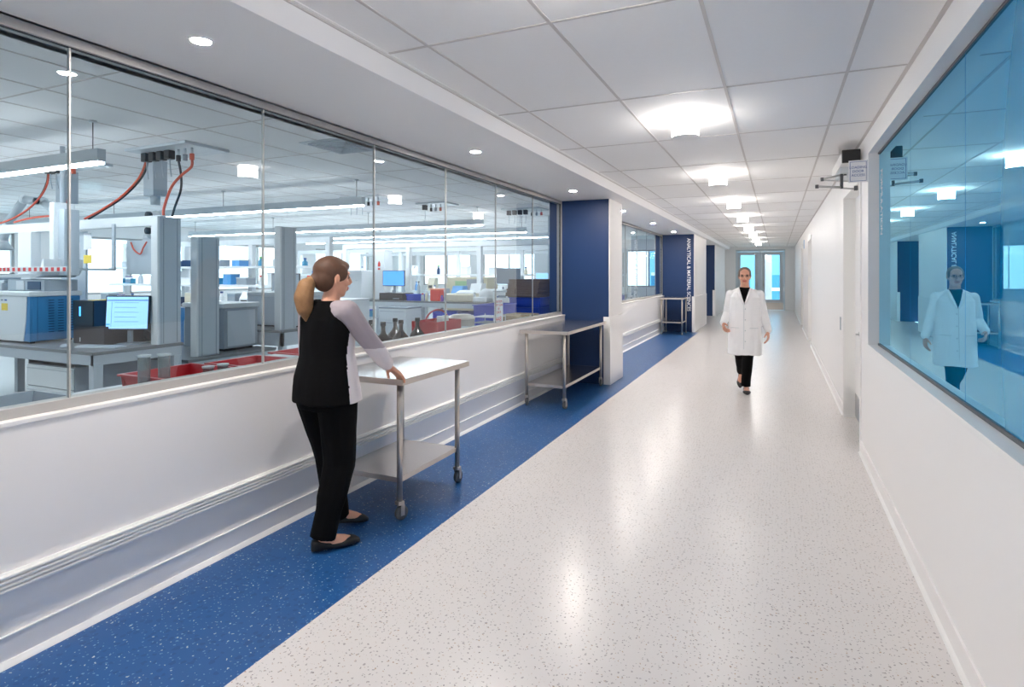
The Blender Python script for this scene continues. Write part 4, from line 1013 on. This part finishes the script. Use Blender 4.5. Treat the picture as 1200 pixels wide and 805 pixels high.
# ------------------------------------------------------------------ people
class Flesh:
    """closed overlapping forms, united into one continuous surface by a voxel remesh"""
    def __init__(s): s.b = MB()
    def ball(s, c, r, rot=None, n=16):
        c = Vector(c); r = (r, r, r) if isinstance(r, (int, float)) else r
        t = bmesh.new(); bmesh.ops.create_uvsphere(t, u_segments=n, v_segments=n // 2 + 2, radius=1)
        m = Matrix.Translation(c) @ (rot.to_matrix().to_4x4() if rot else Matrix()) @ Matrix.Diagonal((*r, 1)); s.b._merge(t, None, True, m)
    def chain(s, pts, n=14):
        for (p, r), (q, r2) in zip(pts, pts[1:]):
            s.b.cyl(p, q, r, None, n, r2)
        for p, r in pts: s.ball(p, r * .995, n=n)
    def loft(s, rings, n=32, e=2.0):
        """rings: (centre, rx, ry[, yaw])"""
        rs = []
        for g in rings:
            c, rx, ry = g[:3]; a = g[3] if len(g) > 3 else 0; row = []
            for k in range(n):
                t = 2 * PI * k / n; x = abs(math.cos(t)) ** (2 / e) * math.copysign(1, math.cos(t)) * rx; y = abs(math.sin(t)) ** (2 / e) * math.copysign(1, math.sin(t)) * ry
                row.append((c[0] + x * math.cos(a) - y * math.sin(a), c[1] + x * math.sin(a) + y * math.cos(a), c[2]))
            rs.append(row)
        s.b.rings(rs, None, True, True)
    def build(s, name, m, parent, voxel=.006, smooth=2, mats=None, pick=None, folds=0, seed=0):
        o = s.b.build(name, m, None)
        md = o.modifiers.new('r', 'REMESH'); md.mode = 'VOXEL'; md.voxel_size = voxel; md.use_smooth_shade = True
        sm = o.modifiers.new('s', 'SMOOTH'); sm.factor = .5; sm.iterations = smooth
        dg = bpy.context.evaluated_depsgraph_get(); me = bpy.data.meshes.new_from_object(o.evaluated_get(dg)); me.name = name
        o.modifiers.clear(); old = o.data; o.data = me; bpy.data.meshes.remove(old)
        if folds:
            from mathutils import noise
            me.update(); nr = [v.normal.copy() for v in me.vertices]
            for v, nn in zip(me.vertices, nr):
                p = v.co; f = noise.noise(Vector((p.x * 9 + seed, p.y * 9, p.z * 3.2))) + .5 * noise.noise(Vector((p.x * 20, p.y * 20 + seed, p.z * 9)))
                v.co = p + nn * f * folds
        me.materials.clear()
        for x in (mats or [m]): me.materials.append(x)
        for p in me.polygons:
            p.use_smooth = True
            p.material_index = pick(p.center) if pick else 0
        if parent: o.parent = parent
        return o
def V(*a): return Vector(a)
def hand(fl, w, d, palm, thumb, curl=(25, 35, 25), s=1.0, spread=5):
    """w wrist, d pointing direction, palm = palm normal, thumb = side of the thumb"""
    w = Vector(w); d = Vector(d).normalized(); th = Vector(thumb); th = (th - d * th.dot(d)).normalized(); pn = d.cross(th).normalized()
    if pn.dot(Vector(palm)) < 0: pn = -pn
    fl.chain([(w, .021 * s), (w + d * .02 * s, .021 * s)])
    for k in range(4):
        off = (1.5 - k) * .0185 * s
        base = w + d * .078 * s + th * off
        fl.chain([(w + d * .015 * s + th * off * .55, .0165 * s), (base, .0115 * s)])
        L = (.040, .045, .041, .032)[k] * s; c = base; a = 0; dd = (d + th * math.tan(R(spread)) * (1.5 - k) * .5).normalized(); pts = [(c, .0098 * s)]
        for j in range(3):
            a += R(curl[j]); v = dd * math.cos(a) + pn * math.sin(a); c = c + v * L * (1, .65, .5)[j]; pts.append((c, (.0088, .0080, .0070)[j] * s))
        fl.chain(pts, 10)
    b0 = w + d * .022 * s + th * .020 * s; b1 = b0 + (d * .55 + th * .75 + pn * .35).normalized() * .034 * s
    b2 = b1 + (d * .8 + th * .35 + pn * .5).normalized() * .028 * s; b3 = b2 + (d * .9 + pn * .5).normalized() * .02 * s
    fl.chain([(b0, .016 * s), (b1, .0115 * s), (b2, .0098 * s), (b3, .0085 * s)], 10)
def foot(fl, heel, f, pitch=0, ankle=None, s=1.0):
    """skin of a foot; heel = underside of heel, f = flat forward direction, pitch raises the heel"""
    f = Vector(f).normalized(); up = Vector((0, 0, 1)); a = R(pitch); ff = f * math.cos(a) - up * math.sin(a); uu = up * math.cos(a) + f * math.sin(a); h = Vector(heel)
    P = lambda x, z: h + ff * x * s + uu * z * s
    fl.chain([(P(.035, .036), .028 * s), (P(.10, .042), .029 * s), (P(.16, .028), .028 * s), (P(.205, .02), .018 * s)])
    sd = ff.cross(uu)
    fl.chain([(P(.10, .03) + sd * .012, .024 * s), (P(.165, .022) + sd * .018 * s, .02 * s)]); fl.chain([(P(.10, .03) - sd * .012, .024 * s), (P(.16, .022) - sd * .02 * s, .02 * s)])
    if ankle is not None: fl.chain([(ankle, .031 * s), (P(.055, .055), .030 * s)]); fl.chain([(ankle, .031 * s), (P(.035, .04), .026 * s)])
def shoe(name, heel, f, pitch, parent, m, s=1.0):
    f = Vector(f).normalized(); up = Vector((0, 0, 1)); a = R(pitch); ff = f * math.cos(a) - up * math.sin(a); uu = up * math.cos(a) + f * math.sin(a); h = Vector(heel); sd = ff.cross(uu)
    prof = [(-.012, .018, .042), (-.006, .028, .058), (.02, .036, .060), (.06, .037, .044), (.10, .040, .034), (.14, .046, .032), (.17, .048, .040), (.20, .042, .042), (.225, .030, .034), (.245, .014, .022), (.250, .004, .010)]
    rs = []
    for x, w_, hh in prof:
        row = []
        for k in range(24):
            t = 2 * PI * k / 24; cx = math.cos(t); sz = math.sin(t)
            y = math.copysign(abs(cx) ** .7, cx) * w_; z = (math.copysign(abs(sz) ** .7, sz) * .5 + .5) * hh
            row.append(tuple(h + ff * x * s + sd * y * s + uu * z * s))
        rs.append(row)
    fl = MB(); fl.rings(rs, m, True, True); return fl.build(name, m, parent)
def head(fl, c, yaw, pitch=0, s=1.0):
    rot = Matrix.Translation(Vector(c)) @ Matrix.Rotation(yaw, 4, 'Z') @ Matrix.Rotation(pitch, 4, 'X') @ Matrix.Scale(s, 4)
    rq = rot.to_euler()
    def B(p, r, e=(0, 0, 0)):
        q = (rot.to_3x3().normalized() @ Euler(e).to_matrix()).to_euler()
        r = (r, r, r) if isinstance(r, (int, float)) else r; fl.ball(rot @ Vector(p), tuple(x * s for x in r), q, 20)
    B((0, -.012, .032), (.070, .090, .076)); B((0, .012, .0), (.064, .074, .075)); B((0, .030, -.040), (.054, .056, .062)); B((0, .052, -.080), (.027, .026, .022))
    B((0, .035, -.072), (.043, .04, .026)); B((0, .066, .034), (.050, .022, .014)); B((.036, .058, -.022), (.022, .022, .022)); B((-.036, .058, -.022), (.022, .022, .022))
    fl.chain([(rot @ V(0, .088, .020), .007 * s), (rot @ V(0, .104, -.012), .010 * s), (rot @ V(0, .094, -.022), .011 * s)])
    for x in (-.010, .010): B((x, .091, -.021), (.008, .009, .007))
    B((0, .086, -.047), (.023, .009, .006)); B((0, .084, -.058), (.020, .009, .007))
    for x in (-1, 1): B((x * .072, -.006, -.004), (.007, .017, .030), (0, x * .15, 0)); B((x * .029, .073, .012), (.013, .011, .009))
    return rot
def skull_region(rot, s=1.0):
    inv = rot.inverted()
    def f(c):
        q = inv @ c
        if abs(q.z) > .2 or abs(q.x) > .2: return 0
        if q.y > .062:
            if (V(abs(q.x), 0, q.z) - V(.030, 0, .013)).length < .0115 and q.y > .070: return 1
            if abs(q.x) < .026 and -.066 < q.z < -.042 and q.y > .078: return 2
        return 0
    return f
M_eye = mat('eye_dark', (60, 46, 42), .3); M_lip = mat('lip', (190, 110, 100), .5); M_cloth2 = mat('pale_blouse_panel', (222, 214, 216), .85); M_taupe = mat('taupe_sleeve', (168, 158, 164), .85)

# --- woman pushing the trolley
wroot = thing('person', 'person in black vest and trousers with blonde ponytail pushing the nearest steel trolley', 'person', (-2.225, 2.455, 0), R(-12))
fl = Flesh()
RS, LS = V(.165, .005, 1.262), V(-.165, .005, 1.262)
RE, LE = V(.185, .165, 1.065), V(-.215, .03, 1.02)
RWr, LWr = V(.150, .315, .925), V(-.232, .215, .925)
hr = head(fl, (0.010, .035, 1.435), R(-14), R(-6), .98)
fl.chain([(V(0, .015, 1.27), .052), (V(.005, .035, 1.36), .046), (V(.01, .035, 1.40), .046)])
fl.loft([(V(0, 0, .80), .145, .105), (V(0, 0, .88), .155, .11), (V(0, .005, 1.0), .125, .09), (V(0, .008, 1.12), .14, .10), (V(0, .005, 1.22), .16, .10), (V(0, .003, 1.28), .13, .075), (V(0, .01, 1.31), .06, .05)])
for S, E, W_ in ((RS, RE, RWr), (LS, LE, LWr)):
    fl.chain([(V(S.x * .6, S.y, S.z), .055), (S, .047), (S.lerp(E, .5), .040), (E, .034), (E.lerp(W_, .35), .035), (W_, .021)])
HR, HL = V(.080, .01, .80), V(-.080, -.01, .80)
KR, KL = V(.072, .030, .44), V(-.080, .08, .45)
AR, AL = V(.060, -.06, .085), V(-.095, .135, .095)
for Hh, K, A in ((HR, KR, AR), (HL, KL, AL)):
    fl.chain([(Hh, .088), (Hh.lerp(K, .5), .070), (K, .052), (K.lerp(A, .35), .052), (A, .031)])
fr_, ff_ = V(.10, -.12, 0), V(.62, .78, 0)
HeelR = V(.035, -.105, .006); FR = V(.42, .90, 0)
HeelL = V(-.115, .10, .045); FL = V(.25, .97, 0)
foot(fl, HeelR, FR, 0, AR, .97); foot(fl, HeelL, FL, 12, AL, .97)
hand(fl, RWr, V(-.02, .80, -.58), V(0, -.3, -1), V(-1, 0, .0), (12, 18, 15), .93)
hand(fl, LWr, V(.0, .80, -.58), V(0, -.3, -1), V(1, 0, .0), (12, 18, 15), .93)
sk = skull_region(hr)
fl.build('body', M_skin, wroot, .0048, 2, [M_skin, M_eye, M_lip], sk)
# hair
fl = Flesh(); rq = hr.to_euler()
fl.ball(hr @ V(0, -.020, .040), (.080, .094, .080), rq, 24); fl.ball(hr @ V(0, -.050, -.005), (.070, .062, .075), rq, 24); fl.ball(hr @ V(0, .036, .072), (.058, .046, .030), rq, 20)
for x in (-1, 1): fl.ball(hr @ V(x * .062, .012, .030), (.018, .045, .048), rq, 16)
fl.chain([(hr @ V(0, -.088, -.008), .036), (hr @ V(0, -.115, -.03), .03)])
fl.build('hair', M_hair, wroot, .006, 3, folds=.003, seed=3)
fl = Flesh(); fl.chain([(hr @ V(0, -.110, -.02), .026), (hr @ V(.0, -.145, -.06), .044), (hr @ V(.0, -.152, -.12), .050), (hr @ V(.0, -.138, -.18), .042), (hr @ V(0, -.12, -.235), .018)])
fl.build('ponytail', M_pony, wroot, .006, 3, folds=.004, seed=5)
# blouse: taupe sleeves with pale cuffs
fl = Flesh()
for S, E, W_ in ((RS, RE, RWr), (LS, LE, LWr)):
    fl.chain([(V(S.x * .62, S.y, S.z - .01), .066), (S, .061), (S.lerp(E, .5), .056), (E, .052), (E.lerp(W_, .5), .047), (E.lerp(W_, .80), .040)])
fl.build('sleeves', M_taupe, wroot, .006, 2, [M_taupe, M_cloth2], lambda c: 1 if c.z < 1.055 and c.y > .10 else 0, folds=.005, seed=1)
# vest: black back, pale front
fl = Flesh()
fl.loft([(V(.01, .0, .775), .198, .165), (V(.005, 0, .80), .197, .162), (V(0, 0, .90), .188, .150), (V(0, .005, 1.02), .166, .130), (V(0, .008, 1.14), .170, .128), (V(0, .005, 1.22), .172, .118), (V(0, .003, 1.28), .140, .092), (V(0, .008, 1.315), .075, .062)], e=2.2)
fl.chain([(V(-.13, .0, 1.25), .058), (V(.13, .0, 1.25), .058)])
fl.build('vest', M_bcloth, wroot, .006, 3, [M_bcloth, M_cloth2], lambda c: 1 if (c.y > .0 + .16 * max(0, c.z - 1.0) and c.z < 1.26) else 0, folds=.006, seed=2)
# trousers
fl = Flesh()
fl.loft([(V(0, 0, .86), .168, .130), (V(0, 0, .80), .176, .140), (V(0, 0, .74), .172, .130)][::-1])
for Hh, K, A in ((HR, KR, AR), (HL, KL, AL)):
    A2 = A + V(0, 0, .012)
    fl.chain([(Hh + V(0, 0, -.02), .108), (Hh.lerp(K, .5), .098), (K, .084), (K.lerp(A2, .5), .078), (A2 + (K - A2).normalized() * .10, .066)]); fl.b.cyl(A2 + (K - A2).normalized() * .11, A2 + (A2 - K).normalized() * .03, .067, None, 20, .068)
fl.build('trousers', M_bcloth, wroot, .0065, 2, folds=.006, seed=4)
shoe('shoe', HeelR, FR, 0, wroot, M_shoe, .97); shoe('shoe', HeelL, FL, 12, wroot, M_shoe, .97)

# --- person in the lab coat walking towards the camera
proot = thing('person', 'person in glasses and open-necked white lab coat walking along the corridor towards the viewer', 'person', (-.365, 7.72, 0), R(180))
fl = Flesh()
RS, LS = V(.165, 0, 1.205), V(-.165, 0, 1.205)
RE, LE = V(.205, -.02, .965), V(-.212, -.03, .965)
RWr, LWr = V(.245, .10, .845), V(-.262, -.01, .760)
hr = head(fl, (0, .035, 1.425), R(2), R(-4), .98)
fl.chain([(V(0, .005, 1.25), .055), (V(0, .02, 1.34), .050), (V(0, .02, 1.38), .05)])
fl.loft([(V(0, 0, .80), .15, .11), (V(0, 0, .9), .155, .115), (V(0, 0, 1.02), .14, .105), (V(0, 0, 1.14), .15, .11), (V(0, 0, 1.2), .15, .095), (V(0, 0, 1.245), .10, .07), (V(0, .005, 1.29), .06, .05)])
for S, E, W_ in ((RS, RE, RWr), (LS, LE, LWr)):
    fl.chain([(V(S.x * .55, S.y, S.z), .046), (S, .040), (S.lerp(E, .5), .038), (E, .034), (E.lerp(W_, .35), .034), (W_, .021)])
HR, HL = V(.08, 0, .79), V(-.08, 0, .79)
KR, KL = V(.055, -.03, .44), V(-.035, .06, .44)
AR, AL = V(.055, -.31, .20), V(-.012, .02, .085)
for Hh, K, A in ((HR, KR, AR), (HL, KL, AL)):
    fl.chain([(Hh, .085), (Hh.lerp(K, .5), .068), (K, .052), (K.lerp(A, .35), .050), (A, .030)])
HeelR = V(.055, -.375, .165); FR = V(.05, 1, 0); HeelL = V(-.012, -.03, .006); FL = V(-.10, 1, 0)
foot(fl, HeelR, FR, 40, AR, .97); foot(fl, HeelL, FL, 0, AL, .97)
hand(fl, RWr, V(-.15, .55, -.6), V(-1, 0, -.2), V(-.2, .8, .5), (30, 30, 20), .95)
hand(fl, LWr, V(-.05, .15, -1), V(1, 0, 0), V(.2, 1, 0), (18, 22, 15), .95)
fl.build('body', mat('warm_skin', (214, 158, 134), .5), proot, .0048, 2, [MATS['warm_skin'], M_eye, M_lip], skull_region(hr))
fl = Flesh(); rq = hr.to_euler()
fl.ball(hr @ V(0, -.024, .038), (.076, .088, .0785), rq, 24); fl.ball(hr @ V(0, -.045, .0), (.0745, .062, .065), rq, 24)
for x in (-1, 1): fl.ball(hr @ V(x * .060, .006, .024), (.015, .036, .040), rq, 16)
fl.build('hair', M_ghair, proot, .005, 2, folds=.002)
b = MB()
for x in (-1, 1):
    pts = [hr @ V(x * .031 + .021 * math.cos(a * PI / 6), .092, .012 + .015 * math.sin(a * PI / 6)) for a in range(13)]
    b.tube(pts, .0018, M_brown, 6, 2); b.tube([hr @ V(x * .052, .090, .016), hr @ V(x * .072, .05, .016), hr @ V(x * .076, -.01, .012)], .0018, M_brown, 6, 3)
b.tube([hr @ V(-.011, .094, .015), hr @ V(0, .098, .018), hr @ V(.011, .094, .015)], .0018, M_brown, 6, 3); b.build('eyeglasses', parent=proot)
# trousers
fl = Flesh(); fl.loft([(V(0, 0, .70), .160, .12), (V(0, 0, .80), .165, .13), (V(0, 0, .86), .155, .12)])
for Hh, K, A in ((HR, KR, AR), (HL, KL, AL)):
    A2 = A + V(0, 0, .01); fl.chain([(Hh, .09), (Hh.lerp(K, .5), .078), (K, .064), (K.lerp(A2, .5), .062), (A2 + (K - A2).normalized() * .09, .056)]); fl.b.cyl(A2 + (K - A2).normalized() * .10, A2 + (A2 - K).normalized() * .015, .057, None, 20, .057)
fl.build('trousers', M_bcloth, proot, .0065, 2, folds=.005, seed=9)
# lab coat with sleeves; the black shirt shows in the V
fl = Flesh()
fl.loft([(V(.005, .02, .470), .196, .160), (V(.003, .015, .50), .196, .158), (V(0, .01, .65), .193, .152), (V(0, .005, .82), .190, .148), (V(0, 0, 1.0), .178, .138), (V(0, 0, 1.10), .180, .134), (V(0, 0, 1.17), .178, .122), (V(0, 0, 1.225), .145, .100), (V(0, .0, 1.262), .095, .080), (V(0, .008, 1.292), .068, .066)], e=2.2)
for x in (-1, 1): fl.chain([(V(x * .05, 0, 1.245), .048), (V(x * .155, 0, 1.195), .052)])
for S, E, W_ in ((RS, RE, RWr), (LS, LE, LWr)):
    fl.chain([(S, .055), (S.lerp(E, .5), .054), (E, .051), (E.lerp(W_, .5), .048), (E.lerp(W_, .92), .044)])
vneck = lambda c: 1 if (c.y > .02 and c.z > 1.085 and abs(c.x) < (c.z - 1.085) * .30) else 0
coat = fl.build('lab_coat', M_wcloth, proot, .006, 2, [M_wcloth, M_bcloth], vneck, folds=.007, seed=6)
# lapels, button line and pockets lying on the coat
def on_coat(x, z, d=.004):
    ok, p, nrm, i = coat.ray_cast(Vector((x, .6, z)), Vector((0, -1, 0)))
    return (p + nrm * d) if ok else Vector((x, .15, z))
for sx in (-1, 1):
    b = MB(); q = []
    rows = []
    for k in range(9):
        z = 1.085 + (1.27 - 1.085) * k / 8; xi = sx * (z - 1.085) * .30; wd = .012 + .028 * math.sin(min(1, k / 7) * PI * .75)
        rows.append([on_coat(xi, z, .004), on_coat(xi + sx * wd, z, .010), on_coat(xi + sx * wd, z, .002), on_coat(xi, z, -.002)])
    b.rings([[tuple(p) for p in r] for r in rows], M_wcloth, True, True); b.build('lapel', parent=proot)
b = MB()
b.tube([on_coat(.004, 1.085 - k * .06, .001) for k in range(10)], .0025, M_lgrey, 6, 3); b.build('front_seam', parent=proot)
for k in range(4):
    p = on_coat(-.012, 1.03 - k * .13, .002); MB().cyl(p - V(0, .003, 0), p + V(0, .002, 0), .007, M_lgrey, 14).build('button', parent=proot)
for sx in (-1, 1):
    b = MB(); b.tube([on_coat(sx * .06, .80, .001), on_coat(sx * .11, .80, .001), on_coat(sx * .155, .80, .001)], .003, M_lgrey, 6, 3)
    b.build('pocket_hem', parent=proot)
shoe('shoe', HeelR, FR, 40, proot, M_black, .97); shoe('shoe', HeelL, FL, 0, proot, M_black, .97)

# ------------------------------------------------------------------ world and view
wd = bpy.data.worlds.new('sky'); scene.world = wd; wd.use_nodes = True
bg = wd.node_tree.nodes['Background']; bg.inputs[0].default_value = lin((224, 238, 246)); bg.inputs[1].default_value = 1.6
scene.view_settings.view_transform = 'Standard'; scene.view_settings.look = 'None'
scene.view_settings.exposure = 1.27; scene.view_settings.gamma = 1.0; scene.view_settings.use_curve_mapping = False
scene.cycles.use_denoising = True
scene.cycles.max_bounces = 10; scene.cycles.diffuse_bounces = 6; scene.cycles.glossy_bounces = 5; scene.cycles.transparent_max_bounces = 16
scene.cycles.caustics_reflective = False; scene.cycles.caustics_refractive = False
scene.cycles.sample_clamp_indirect = 8
